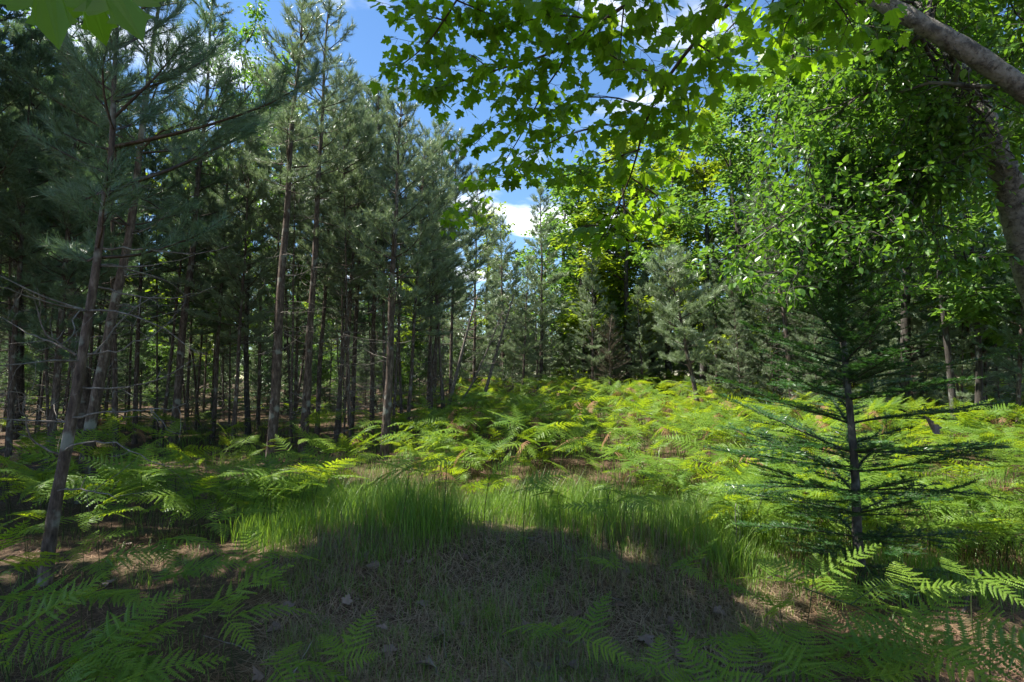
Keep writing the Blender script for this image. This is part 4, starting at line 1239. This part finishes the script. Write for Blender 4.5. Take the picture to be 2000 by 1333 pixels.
    for k, (v, fr, fl) in enumerate(MAPLE):
        ii = rest[rest % 4 == k]; c = rng.uniform(0, 1, len(ii))
        stamp(acc, v, fr, LPa[ii], X[ii], Y[ii], Z[ii], S[ii], 0, c); stamp(acc, v, fl, LPa[ii], X[ii], Y[ii], Z[ii], S[ii], 0, c)
    o = obj('leaves', acc.mesh('leaves', ['maple_leaf'], smooth=False), t); o['kind'] = 'stuff'
    shade_crown(t, f, base, rng, 4, (-5.5, -3.2), (.5, 4.5))  # unseen upper limbs added for foreground shade
    return n
def corner_maple():  # tree added out of view for shade; only its corner leaves show
    rng = np.random.default_rng(93)
    base = np.array([-5.0, .2, float(ground(-5.0, .2))])
    f, H = axis_fn(np.array([[0, 0, 0], [.1, .05, 2], [.1, .3, 4], [.1, .8, 7], [0, 1.2, 10], [0, 1.5, 12.5]]))
    t = thing('maple_tree', 'maple with large dark leaves hanging into the upper left corner, unseen crown added for shade', 'tree', base)
    obj('trunk', trunk_mesh('trunk', f, H, .16, rng, 'oak_bark', 16, .02), t)
    # the few leaves hanging close to the camera in the upper left corner
    acc = Acc(); q = np.array(pathpx([(330, -330, .9), (260, -120, .72), (200, -45, .66), (150, -60, .62)])) - base
    a = f(3.6); full = np.concatenate([[a], [(a + q[0]) / 2 + [0, 0, .3]], q]); g, LL = axis_fn(full)
    tube(acc, g(np.linspace(0, LL, 30)), np.linspace(.012, .0015, 30), 6); obj('bough', acc.mesh('bough', ['twig_bark']), t)
    for (x, y, dd, ang, sz, mi) in [(215, -22, .62, (.62, -.30, -.72), .072, 3), (90, -45, .60, (.25, -.2, -.9), .074, 3), (165, -30, .66, (.1, .3, -.7), .06, 6)]:
        p = P(x, y, dd) - base; d = nrm(np.array(ang)); Xv, Yv, Zv = axes_from(d[None], np.array([[.1, -.75, .6]]))
        mt = Matrix((Xv[0], Yv[0], Zv[0])).transposed(); obj('leaf', MLEAF[mi], t, p, mt.to_euler(), sz)
    shade_crown(t, f, base, rng, 84, (-8.6, -3.2), (.9, 4.8), 12)
corner_maple()
nm = maple_tree()
print('leaves: birch', nb1[1], nb2[1], 'maple', nm)

# ================================================================== bracken ferns
def frond_mesh(name, seed, pairs=12, sub=15, matn='fern_green', fine=False, droop=.28):
    """one triangular blade, 1 unit long, rachis along +Y"""
    rng = np.random.default_rng(seed); acc = Acc()
    def bend(p):
        p = np.array(p, float); r = np.hypot(p[..., 0] * 1.1, p[..., 1])
        p[..., 2] = p[..., 2] - droop * r ** 2 + .05 * r
        return p
    Q, C = [], []
    rp = np.stack([.015 * np.sin(np.linspace(0, 3, 14) + seed), np.linspace(0, .99, 14), np.zeros(14)], -1)
    ss = .10 + .88 * (np.linspace(0, 1, pairs)) ** .82
    R0, R1 = [], []
    def comb(o, d, L, n, w0, c, lift):
        """a pinna: narrow axis with lobes on both sides"""
        side = np.array([-d[1], d[0], 0])
        ps = []
        cv = rng.normal(0, .10)
        for i in range(n):
            s = (i + .4) / n; wl = w0 * (1 - s) ** .75 * (1 if s > .12 else .75) + .004
            dd = nrm(d + side * cv * s); ctr = o + dd * L * s
            hw = L / n * .50
            for sg in (-1, 1):
                sv = side * sg; tip = nrm(sv + d * .35)
                jit = rng.uniform(.85, 1.12)
                a = ctr - dd * hw; b = ctr + dd * hw
                e1 = ctr + tip * wl * jit + dd * hw * .30; e0 = ctr + tip * wl * jit * .88 - dd * hw * .55
                zz = lift + rng.normal(0, .004)
                for v, z_ in ((a, 0), (b, 0), (e1, zz), (e0, zz)):
                    ps.append((v[0], v[1], v[2] + z_))
                C.append(np.clip(c + rng.normal(0, .08), 0, 1))
        tipv = o + nrm(d + side * cv) * L
        R0.append(o); R1.append(tipv)
        Q.append(np.array(ps).reshape(-1, 4, 3))
    for i, s in enumerate(ss):
        o = np.array([.015 * math.sin(3 * s + seed), s, 0])
        Lp = .46 * (1 - s) ** .85 * (1 if s > .2 else .95) + .018
        for sg in (-1, 1):
            ang = R(72 - 22 * s) + rng.normal(0, .06)
            d = np.array([sg * math.sin(ang), math.cos(ang), rng.normal(0, .05)])
            L_ = Lp * rng.uniform(.88, 1.08); c = rng.uniform(.25, .75)
            if Lp > .26 and fine:
                side = np.array([-d[1], d[0], 0]); m = 11
                for k in range(m):
                    u = (k + .5) / m; l2 = .058 * (1 - u) ** .7 + .012
                    for s2 in (-1, 1):
                        comb(o + d * L_ * u, nrm(side * s2 + d * .35), l2 * rng.uniform(.85, 1.1), 5, .0125, c, -.004)
                R0.append(o); R1.append(o + d * L_)
            else:
                n = max(4, int(sub * (Lp / .46) ** .7))
                comb(o, d, L_, n, max(.017, .045 * (Lp / .46) ** .45), c, rng.normal(-.008, .006))
    Qv = bend(np.concatenate(Q)); n = len(Qv)
    acc.add(Qv.reshape(-1, 3), np.arange(n * 4).reshape(n, 4), 0, np.array(C))
    tube(acc, bend(rp), np.linspace(.007, .0015, 14), 4, 0, .9)
    segs(acc, bend(np.array(R0)), bend(np.array(R1)), .0026, .001, 0, .85)
    return acc.mesh(name, [matn])
FROND = [frond_mesh('frond_' + c, k, p_, 12, droop=d_) for k, (c, p_, d_) in enumerate([('a', 12, .28), ('b', 11, .42), ('c', 13, .16), ('d', 10, .55), ('e', 12, .05)], 1)]
FINE = [frond_mesh('frond_near_' + c, 10 + k, p_, 17, droop=d_) for k, (c, p_, d_) in enumerate([('a', 12, .25), ('b', 13, .42), ('c', 11, .12), ('d', 12, .6)])]
BROWN = frond_mesh('frond_brown', 8, 13, 14, 'fern_brown', droop=.8)
def stem_mesh(seed):
    rng = np.random.default_rng(seed); acc = Acc(); u = np.linspace(0, 1, 12)
    p = np.stack([.10 * rng.normal() * u ** 2, .16 * u ** 2.2, u], -1); p[0, 2] = -.08
    tube(acc, p, np.linspace(.0075, .004, 12), 6); return acc.mesh('fern_stem', ['fern_stem']), p[-1]
STEM = [stem_mesh(s) for s in (1, 2, 3)]
rf = np.random.default_rng(21)
def fern(base, h, size, yaw, label, group=None, fine=False, meshes=None, tilt=0.0, parts=3, lean=0.0):
    """base on the ground; blade at height h pointing along yaw (0 = away from the camera, + = to the right)"""
    t = thing('bracken_fern', label, 'fern', base, (lean, 0, -yaw), None, group)
    st, tip = STEM[rf.integers(0, 3)]
    obj('stem', st, t, None, None, (h, h, h))
    ms = meshes or (FINE if fine else FROND)
    tp = tip * h
    lst = [(0, 1.0), (-1.15, .72), (1.15, .72), (.2, .6)][:parts]
    for a, k in lst:
        m = ms[rf.integers(0, len(ms))]
        obj('frond', m, t, tp - np.array([0, .02 * abs(a), 0]), (R(rf.normal(5, 15)) + tilt, R(rf.normal(0, 15)), -(a + rf.normal(0, .2))), size * k * rf.uniform(.85, 1.12))
    return t
def lift_point(px, py, h):
    d = ray(px, py); ts = np.geomspace(.8, 60, 900); p = C_O + d[None] * ts[:, None]
    g = p[:, 2] - ground(p[:, 0], p[:, 1]) - h
    i = int(np.argmax(g < 0)) if (g < 0).any() else 400
    q = p[i].copy(); q[2] = float(ground(q[0], q[1])); return q
near = [  # px, py of the blade's root, height, size, yaw in degrees, label
    (40, 1165, .50, .62, 95, 'large bracken fern in the lower left corner, spreading to the right'),
    (-40, 1300, .45, .5, 80, 'bracken frond poking in at the bottom left edge'),
    (250, 1330, .34, .62, 55, 'large bright fern at the bottom edge, left of centre'),
    (470, 1205, .36, .46, 60, 'single pointed fern frond above the bare litter, left of centre'),
    (560, 1290, .30, .52, 75, 'low fern at the bottom edge beside the litter patch'),
    (690, 1270, .30, .42, 20, 'small upright fern right of the bottom left group'),
    (240, 1215, .36, .36, 70, 'small yellowish fern in front of the nearest pine'),
    (340, 1130, .36, .52, 60, 'dark green fern fan below the long fern drift, left'),
    (410, 1100, .34, .42, 40, 'upright fern blade beside the bare slope, left'),
    (230, 1090, .40, .58, 75, 'broad fern right of the nearest pine foot'),
    (330, 1050, .42, .62, 80, 'long fern in the drift leading to the grass, left'),
    (430, 1020, .42, .55, 70, 'fern at the upper end of the drift by the grass'),
    (200, 1010, .40, .5, 100, 'shaded fern behind the nearest pine foot'),
    (60, 1010, .42, .5, 120, 'shaded fern at the left edge by the nearest pine'),
    (90, 950, .4, .55, 100, 'dark fern at the left edge under the dead branches'),
    (480, 950, .45, .6, 80, 'fern below the dark stand, left of the grass patch'),
    (560, 935, .45, .62, 85, 'wide fern at the left end of the grass patch'),
    (330, 935, .45, .6, 90, 'fern in the shade at the foot of the leaning pine'),
    (1085, 1230, .30, .44, -75, 'small two bladed fern low on the bare mound'),
    (1170, 1235, .30, .40, 60, 'small fern right of the two bladed one on the mound'),
    (1175, 1110, .30, .36, -60, 'low fern on the shaded right shoulder of the mound'),
    (1330, 1105, .32, .45, 70, 'low fern where the mound meets the sunny grass'),
    (1260, 1300, .26, .34, 10, 'little upright fern at the bottom edge, centre right'),
    (1330, 1310, .26, .34, -15, 'second little upright fern at the bottom edge'),
    (1520, 1190, .42, .5, -70, 'fern in front of the fir sapling, pointing left'),
    (1640, 1260, .42, .6, 60, 'fern below the fir sapling trunk'),
    (1760, 1225, .45, .6, 75, 'big dark fern right of the fir sapling foot'),
    (1850, 1270, .50, .7, 90, 'large dark fern in the lower right corner'),
    (1960, 1240, .5, .62, 110, 'fern at the right edge above the corner fern'),
    (1560, 1130, .45, .48, -30, 'fern leaning against the fir sapling, left of its trunk'),
    (1660, 1150, .4, .46, -15, 'small fern directly at the fir sapling foot'),
    (1790, 1150, .4, .5, 40, 'fern right of the fir sapling in spotted light'),
    (1900, 1130, .42, .55, 80, 'fern beside the dark stick at the right'),
    (1450, 1260, .34, .5, -60, 'fern at the lower right end of the mound'),
    (1560, 1300, .36, .55, 30, 'fern at the bottom edge below the fir sapling'),
    (1700, 1320, .38, .55, 70, 'fern at the bottom edge in the right corner group'),
    (1420, 1320, .3, .45, 40, 'fern at the bottom edge right of the mound'),
    (862, 905, .62, .55, -70, 'tall fern with dark stalk at the left of the grass patch'),
    (948, 935, .58, .52, 80, 'tall stalked fern standing before the grass, left of centre'),
    (1028, 950, .58, .5, 75, 'tall stalked fern before the middle of the grass'),
    (1090, 965, .5, .5, -80, 'stalked fern with dark flat blade before the sunny grass'),
    (1175, 960, .55, .55, 75, 'dark flat bladed fern over the sunny grass, right of centre'),
    (1200, 1000, .48, .5, -85, 'low flat bladed fern over the sunny grass'),
    (1215, 975, .55, .5, 95, 'stalked fern closest to the bright clearing, right of centre'),
    (1360, 960, .5, .6, -80, 'fern between the grass patch and the fir sapling'),
    (780, 925, .55, .6, -60, 'fern at the dim left end of the bright clearing'),
    (1440, 1000, .45, .5, -60, 'fern touching the left branches of the fir sapling'),
]
for px, py, h, s, yaw, lab in near:
    fern(lift_point(px, py, h), h, s * .76, R(yaw), lab, None, True, lean=R(rf.uniform(8, 26)) if py > 1000 else R(rf.uniform(0, 10)))
for i in range(22):
    px, py = rf.uniform(-20, 640), rf.uniform(930, 1320); h = rf.uniform(.24, .42)
    if 420 < px and py > 1130: continue
    fern(lift_point(px, py, h), h, rf.uniform(.34, .56), R(rf.uniform(20, 120)), *(lambda w: ('shaded bracken fern on the left slope, ' + w, 'left slope ferns ' + w))(zone(py, [1020, 1150], ['just below the stand', 'beside the nearest pine foot', 'towards the bottom edge'])), True, lean=R(rf.uniform(5, 24)))
for i in range(5):
    px, py = rf.uniform(1400, 2010), rf.uniform(1090, 1330); h = rf.uniform(.24, .42)
    fern(lift_point(px, py, h), h, rf.uniform(.34, .56), R(rf.uniform(-100, 110)), 'bracken fern in the shade around the fir sapling foot', 'ferns around the fir sapling foot', True, lean=R(rf.uniform(5, 24)))
fern(lift_point(1690, 1215, .25), .25, .35, R(20), 'small withered brown fern below the fir sapling', None, True, [BROWN])
fern(lift_point(1960, 960, .3), .3, .4, R(60), 'withered brown fern on the bare patch at the right edge', None, True, [BROWN])

def fern_field():
    """bracken beds: nearest as plants of their own, the rest as one mass"""
    spots = []
    for i in range(20000):
        px = rf.uniform(-150, 2150); dep = 5.2 + 20 * rf.random() ** 1.25
        x = (px - 1000) / FPX * dep; y = dep * 1.0
        bed = 0.0
        if px > 830: bed = 1.0
        if 560 < px <= 830: bed = .30 if dep < 12 else .12
        if px <= 560: bed = .30 if dep < 7.5 else .12
        if dep < 7.6 and 640 < px < 1420: bed = 0          # grass patch and mound
        if 7.6 <= dep < 9 and 700 < px < 1250: bed *= .55
        if px > 1780 and 6 < dep < 8.5: bed *= .3           # bare patches by the right edge
        if px < 560 and dep < 6: bed *= .8
        cl = .5 + .5 * math.sin(x * 1.7 + 1.3 * math.sin(y * .8)) * math.cos(y * 1.1 + x * .4)
        if rf.random() > bed * (.45 + .55 * cl): continue
        if any((x - a) ** 2 + (y - b) ** 2 < .03 for a, b in spots[-200:]): continue
        spots.append((x, y))
        if len(spots) > 3600: break
    spots = np.array(spots); o = np.argsort(np.hypot(spots[:, 0], spots[:, 1])); spots = spots[o]
    nn = 0
    for x, y in spots[:195]:
        z = float(ground(x, y)); px = 1000 + FPX * x / y
        h = rf.uniform(.28, .64); s = rf.uniform(.32, .58)
        far = 'front' if y < 8.3 else 'rear'
        if px < 620: w = 'dim bracken fern, ' + far + ' row, ' + zone(px, [150, 330], ['at the left edge', 'below the leaning pine', 'left of the paired pines'])
        elif px < 1480: w = 'sunlit bracken fern, ' + far + ' row, ' + zone(px, [830, 1050, 1270], ['left of the grass patch', 'behind the grass, left half', 'behind the grass, right half', 'left of the fir sapling'])
        else: w = 'bracken fern in spotted light, ' + far + ' row, ' + zone(px, [1650, 1850], ['behind the left fir branches', 'behind the right fir branches', 'by the right edge'])
        lab, g = w, w.replace('fern', 'ferns', 1)
        fern((x, y, z), h, s, rf.uniform(0, 6.28), lab, g, lean=rf.normal(.10, .14)); nn += 1
    rest = spots[195:]
    src = bpy.data.collections.new('fern_sources')
    import bmesh
    for v in range(8):
        bm = bmesh.new(); st, tip = STEM[v % 3]; h = .42 + .05 * v
        k0 = 0
        def put(me, mtx, mi):
            n = len(bm.verts); nf = len(bm.faces); bm.from_mesh(me); bm.verts.ensure_lookup_table(); bm.faces.ensure_lookup_table()
            bmesh.ops.transform(bm, matrix=mtx, verts=bm.verts[n:])
            for fc in bm.faces[nf:]: fc.material_index = mi
        put(st, Matrix.Scale(h, 4), 0)
        for a, k in ((0, 1), (-1.15, .72), (1.15, .72)):
            mtx = Matrix.Translation(Vector(tip * h)) @ Matrix.Rotation(-(a + rf.normal(0, .2)), 4, 'Z') @ Matrix.Rotation(R(rf.normal(6, 17)), 4, 'X') @ Matrix.Rotation(R(rf.normal(0, 17)), 4, 'Y') @ Matrix.Scale(.55 * k, 4)
            put(BROWN if (v == 7 and a > 1) else FROND[rf.integers(0, 5)], mtx, 2 if (v == 7 and a > 1) else 1)
        me = bpy.data.meshes.new('fern_source'); bm.to_mesh(me); bm.free()
        me.materials.append(M['fern_stem']); me.materials.append(M['fern_green']); me.materials.append(M['fern_brown'])
        src.objects.link(bpy.data.objects.new('fern_source', me))
    me = bpy.data.meshes.new('bracken_bed')
    me.from_pydata([(x, y, float(ground(x, y))) for x, y in rest], [], []); n = len(rest)
    for nm_, ty, arr in (('rz', 'FLOAT', rf.uniform(0, 6.28, n)), ('sc', 'FLOAT', rf.uniform(.5, 1.12, n)), ('ix', 'INT', rf.integers(0, 8, n)), ('tx', 'FLOAT', rf.normal(.10, .2, n)), ('ty', 'FLOAT', rf.normal(0, .2, n))):
        a = me.attributes.new(nm_, ty, 'POINT'); a.data.foreach_set('value', arr)
    ob = obj('bracken_bed', me); tag(ob, 'mass of bracken filling the clearing and running under the trees', 'ferns', None, 'stuff')
    instancer(ob, src, True)
    print('ferns', nn, 'bed', n)
fern_field()

# ================================================================== grass and litter
rg = np.random.default_rng(33)
def blades(name, xy, h, w, lean, matn, label, cat, curl=.5, flat=0.0):
    n = len(xy); z = ground(xy[:, 0], xy[:, 1])
    az = rg.uniform(0, 2 * np.pi, n); d = np.stack([np.cos(az), np.sin(az), 0 * az], -1)
    sd = np.stack([-np.sin(az), np.cos(az), 0 * az], -1)
    b = np.stack([xy[:, 0], xy[:, 1], z - .01], -1)
    l1 = lean * rg.uniform(.2, 1, n); up = np.array([0, 0, 1.])
    h = h * rg.uniform(.45, 1.15, n) * (.72 + .28 * np.sin(xy[:, 0] * 3.1 + 2 * np.sin(xy[:, 1] * 2.3)) + .22 * np.sin(xy[:, 1] * 5.7 + xy[:, 0] * 4.1)).clip(.3, 1.3); w = (w * rg.uniform(.6, 1.2, n))[:, None]
    m = b + (up * (h * .55)[:, None] * (1 - flat) + d * (h * l1 * .35)[:, None]); m[:, 2] += .008
    t = b + (up * (h * (1 - curl * l1 * .6))[:, None] * (1 - flat) + d * (h * l1)[:, None]); t[:, 2] += .01 * (flat > 0)
    V = np.stack([b - sd * w / 2, b + sd * w / 2, m + sd * w * .42, m - sd * w * .42, t], 1)
    q = np.array([[0, 1, 2, 3]]); tr = np.array([[3, 2, 4]]); c = rg.uniform(0, 1, n)
    acc = Acc(); base = np.arange(n)[:, None, None] * 5
    acc.add(V, (base + q[None]).reshape(-1, 4), 0, c)
    acc.f.append((base + tr[None]).reshape(-1, 3)); acc.m.append(np.zeros(n, int)); acc.c.append(c)
    o = obj(name, acc.mesh(name, [matn])); tag(o, label, cat, None, 'stuff'); return o
def scatter_px(n, x0, x1, d0, d1, clump=.0, power=1.0):
    px = rg.uniform(x0, x1, n); dep = d0 + (d1 - d0) * rg.uniform(0, 1, n) ** power
    xy = np.stack([(px - 1000) / FPX * dep, dep], -1)
    if clump:
        k = max(1, n // 14); c = xy[rg.integers(0, n, k)]; xy = c[rg.integers(0, k, n)] + rg.normal(0, clump, (n, 2))
    return xy
def in_patch(xy):
    px = 1000 + FPX * xy[:, 0] / xy[:, 1]; dep = xy[:, 1]
    front = np.interp(px, [560, 700, 900, 1000, 1150, 1300, 1450, 1560], [4.9, 4.7, 5.0, 5.3, 5.1, 4.8, 4.6, 4.8])
    return dep > front + .25 * np.sin(px * .021) + rg.normal(.05, .28, len(dep))
g = scatter_px(54000, 500, 1500, 4.2, 8.4, .12); g = g[in_patch(g)]
blades('tall_grass', g, .54, .0050, .6, 'grass_green', 'lush tall green grass behind the bare mound', 'grass')
g = np.concatenate([scatter_px(15000, 300, 2000, 7.5, 18, .16), scatter_px(5000, 1400, 2000, 4.2, 8, .12)])
blades('meadow_grass', g, .34, .008, .6, 'grass_green', 'thin grass growing between the ferns of the clearing', 'grass')
g = np.concatenate([scatter_px(12000, 560, 1500, 2.3, 5.6, .05), scatter_px(5000, 0, 2000, 2.2, 6.5, .08), scatter_px(5000, 1300, 2000, 5, 9, .12)])
blades('fine_grass', g, .21, .0028, 1.0, 'grass_green', 'fine short grass on the shaded mound', 'grass', .8)
g = np.concatenate([scatter_px(11000, 550, 1550, 2.2, 5.8, .05), scatter_px(6000, 1250, 2050, 4.2, 9, .12), scatter_px(4000, 300, 900, 7, 11, .15)])
blades('dry_grass', g, .24, .0030, 1.7, 'grass_dry', 'tangled dry straw coloured grass on the mound', 'grass', 1.1)
g = scatter_px(4500, 560, 1520, 4.6, 8.6, .2)
blades('dry_stems', g, .52, .0030, .8, 'grass_dry', 'pale dead stems scattered through the tall grass', 'grass')
def litter(name, n, xs, d0, d1, length, width, matn, label):
    xy = scatter_px(n, xs[0], xs[1], d0, d1, 0, 1.5)
    az = rg.uniform(0, 6.28, n); L_ = length * rg.uniform(.5, 1.2, n)
    a = np.stack([xy[:, 0], xy[:, 1]], -1); dv = np.stack([np.cos(az), np.sin(az)], -1) * L_[:, None]
    p0 = np.concatenate([a, (ground(a[:, 0], a[:, 1]) + rg.uniform(.002, .02, n))[:, None]], 1)
    e = a + dv; p1 = np.concatenate([e, (ground(e[:, 0], e[:, 1]) + rg.uniform(.004, .035, n))[:, None]], 1)
    sd = np.stack([-np.sin(az), np.cos(az), 0 * az], -1) * (width / 2); c = rg.uniform(0, 1, n)
    m = (p0 + p1) / 2 + np.stack([-np.sin(az), np.cos(az), 0 * az + .3], -1) * (L_ * rg.normal(0, .08, n))[:, None]
    V = np.stack([p0 - sd, p0 + sd, m + sd, m - sd, p1], 1); base = np.arange(n)[:, None, None] * 5
    acc = Acc(); acc.add(V, (base + np.array([[0, 1, 2, 3]])[None]).reshape(-1, 4), 0, c)
    acc.f.append((base + np.array([[3, 2, 4]])[None]).reshape(-1, 3)); acc.m.append(np.zeros(n, int)); acc.c.append(c)
    o = obj(name, acc.mesh(name, [matn])); tag(o, label, 'litter', None, 'stuff')
litter('needle_litter', 42000, (-50, 2050), 2.2, 9, .11, .0032, 'litter_needle', 'brown fallen pine needles and straw covering the ground')

litter('straw_litter', 20000, (520, 1540), 2.2, 5.6, .17, .0036, 'litter_straw', 'pale dead straw and needles tangled on the mound')
# fallen leaves
DLEAF = []
for k in range(4):
    v, fr, fl = maple_template([.5, -.4, .25, -.2][k], [.7, -.5, 1.0, .4][k])
    a_ = Acc(); a_.add(v, fr, 0, .2 + .2 * k); a_.f.append(fl); a_.m.append(np.zeros(1, int)); a_.c.append(np.full(1, .2 + .2 * k)); DLEAF.append(a_.mesh('leaf_dead', ['dead_leaf'], smooth=False))
for i in range(110):
    px, dep = (rg.uniform(560, 1500), rg.uniform(2.3, 5.6)) if i < 70 else (rg.uniform(0, 2000), rg.uniform(2.3, 7.5))
    x = (px - 1000) / FPX * dep; y = dep
    o = obj('dead_leaf', DLEAF[i % 4], None, (x, y, float(ground(x, y)) + .035), (rg.normal(0, .45), rg.normal(0, .45), rg.uniform(0, 6.28)), rg.uniform(.05, .10))
    w = zone(px, [850, 1150], ['left', 'middle', 'right']) + ' part'
    if i < 70: tag(o, 'curled pale brown dead leaf on the mound, ' + w, 'leaf', 'dead leaves on the mound, ' + w)
    else: tag(o, 'dead brown leaf lying among the ferns', 'leaf', 'dead leaves among the ferns')
hl = obj('hanging_leaf', DLEAF[0], None, P(1822, 845, 3.9), (R(80), R(20), R(30)), .13)
tag(hl, 'single dark dead leaf caught on a right branch of the fir sapling', 'leaf')

# sticks and stalks
def stick(pix, r0, r1, matn, label, name='fallen_stick', cat='stick', seed=0, forks=0):
    rng = np.random.default_rng(seed)
    pts = np.array([P(x, y, d) for x, y, d in pix]); org = pts[0].copy(); f, H = axis_fn(pts - org); hs = np.linspace(0, H, 14)
    acc = Acc(); p = f(hs) + rng.normal(0, .004, (14, 3)); tube(acc, p, np.linspace(r0, r1, 14), 7, 0, .5, .06, rng)
    for k in range(forks):
        i = rng.integers(4, 12); q = crooked(rng, p[i], p[i] - p[i - 1] + rng.normal(0, .03, 3), H * rng.uniform(.15, .35), 5, .3)
        a0, a1 = chain(q); segs(acc, a0, a1, r1 * 1.2, r1 * .7)
    tag(obj(name, acc.mesh(name, [matn]), None, org), label, cat)
def gd(px, py):
    p = on_ground(px, py); return float((p - C_O) @ C_F)
stick([(862, 1330, gd(862, 1330)), (850, 1305, gd(862, 1330) + .02), (836, 1282, gd(862, 1330) + .05)], .007, .004, 'dead_wood', 'short pale stick jutting up at the bottom edge')
d0 = gd(1437, 1095)
stick([(1434, 1098, d0), (1438, 1050, d0), (1436, 985, d0)], .005, .003, 'dead_wood', 'left of two pale dead stalks in the sunny grass', 'dead_stalk', 'stalk')
stick([(1440, 1100, d0), (1445, 1050, d0), (1441, 990, d0)], .004, .002, 'dead_wood', 'right of two pale dead stalks in the sunny grass', 'dead_stalk', 'stalk')
d0 = gd(402, 925)
stick([(404, 925, d0), (402, 905, d0), (400, 885, d0)], .012, .008, 'dead_wood', 'short pale broken stake in front of the dark stand', 'broken_stake', 'stake')
d0 = gd(1880, 1200)
stick([(1880, 1200, d0), (1893, 1155, d0), (1916, 1118, d0 + .05)], .012, .007, 'oak_bark', 'dark broken stick standing among the right ferns')
stick([(1570, 1150, 2.9), (1640, 1172, 2.9), (1700, 1200, 2.85), (1770, 1240, 2.8)], .0035, .002, 'fern_stem', 'thin bent stalk crossing below the fir sapling', 'bent_stalk', 'stalk')
stick([(1660, 1182, 2.88), (1690, 1160, 2.95), (1725, 1135, 3.0)], .003, .0015, 'fern_stem', 'short side stalk below the fir sapling foot', 'bent_stalk', 'stalk')
stick([(700, 1170, gd(700, 1170)), (640, 1172, gd(640, 1172)), (600, 1178, gd(600, 1178))], .005, .003, 'dead_wood', 'thin pale twig lying on the litter, left of centre', 'fallen_twig', 'twig', 3, 1)
stick([(1010, 1045, gd(1010, 1048)), (1045, 1055, gd(1045, 1058)), (1075, 1063, gd(1075, 1066))], .006, .004, 'dead_wood', 'pale twig lying on the crest of the mound', 'fallen_twig', 'twig', 4, 1)
for i in range(22):
    px, dep = rg.uniform(500, 1520), rg.uniform(2.5, 5.4); x = (px - 1000) / FPX * dep
    r_ = np.random.default_rng(500 + i); q = crooked(r_, [0, 0, .03], [r_.normal(), r_.normal(), r_.uniform(0, .25)], r_.uniform(.14, .45), 7, .3)
    acc = Acc(); tube(acc, q, np.linspace(.004, .0018, 8), 5)
    c_ = crooked(r_, q[4], q[4] - q[3] + r_.normal(0, .04, 3), .08, 3, .3); a0, a1 = chain(c_); segs(acc, a0, a1, .0018, .0012)
    w = zone(px, [850, 1150], ['left', 'middle', 'right']) + ' part'
    tag(obj('fallen_twig', acc.mesh('fallen_twig', ['dead_wood']), None, (x, dep, float(ground(x, dep)))), 'thin dead twig lying in the litter of the mound, ' + w, 'twig', 'twigs on the mound, ' + w)
def logs():
    d = 19.5
    def gz(px, up): p = P(px, 780, d); return np.array([p[0], p[1], float(ground(p[0], p[1])) + up])
    acc = Acc(); rng = np.random.default_rng(5)
    for k, (a, b_, r) in enumerate([((985, .05), (1100, .42), .06), ]):
        p = np.linspace(gz(*a), gz(*b_), 16) + rng.normal(0, .012, (16, 3)); tube(acc, p, np.linspace(r, r * .5, 16), 9, 0, .5, .05, rng)
    tag(obj('fallen_log', acc.mesh('fallen_log', ['dead_wood'])), 'grey fallen log sloping across the brush heap at the far clearing edge', 'log')
    acc = Acc(); c = gz(1010, .1)
    for k in range(46):
        st = c + rng.normal(0, 1, 3) * [.55, .4, 0] + [0, 0, rng.uniform(0, .3)]
        dead_branch_geo(acc, rng, st, [rng.normal(), rng.normal() * .6, rng.uniform(-.1, .7)], rng.uniform(.6, 1.5), .012, 0, 3)
    o = obj('brush_heap', acc.mesh('brush_heap', ['dead_wood'])); tag(o, 'tangle of grey dead branches at the far clearing edge', 'brush', None, 'stuff')
    acc = Acc(); p = P(1480, 800, 16.5); c = np.array([p[0], p[1], float(ground(p[0], p[1])) + .35])
    for k in range(34):
        dead_branch_geo(acc, rng, c + rng.normal(0, .3, 3) * [1, .6, .8], [rng.normal(-.6, .8), rng.normal() * .5, rng.uniform(-.2, .5)], rng.uniform(.6, 1.4), .011, 0, 3)
    o = obj('bare_brush', acc.mesh('bare_brush', ['dead_wood'])); tag(o, 'bare pinkish grey dead twigs left of the pale flaking pine', 'brush', None, 'stuff')
logs()
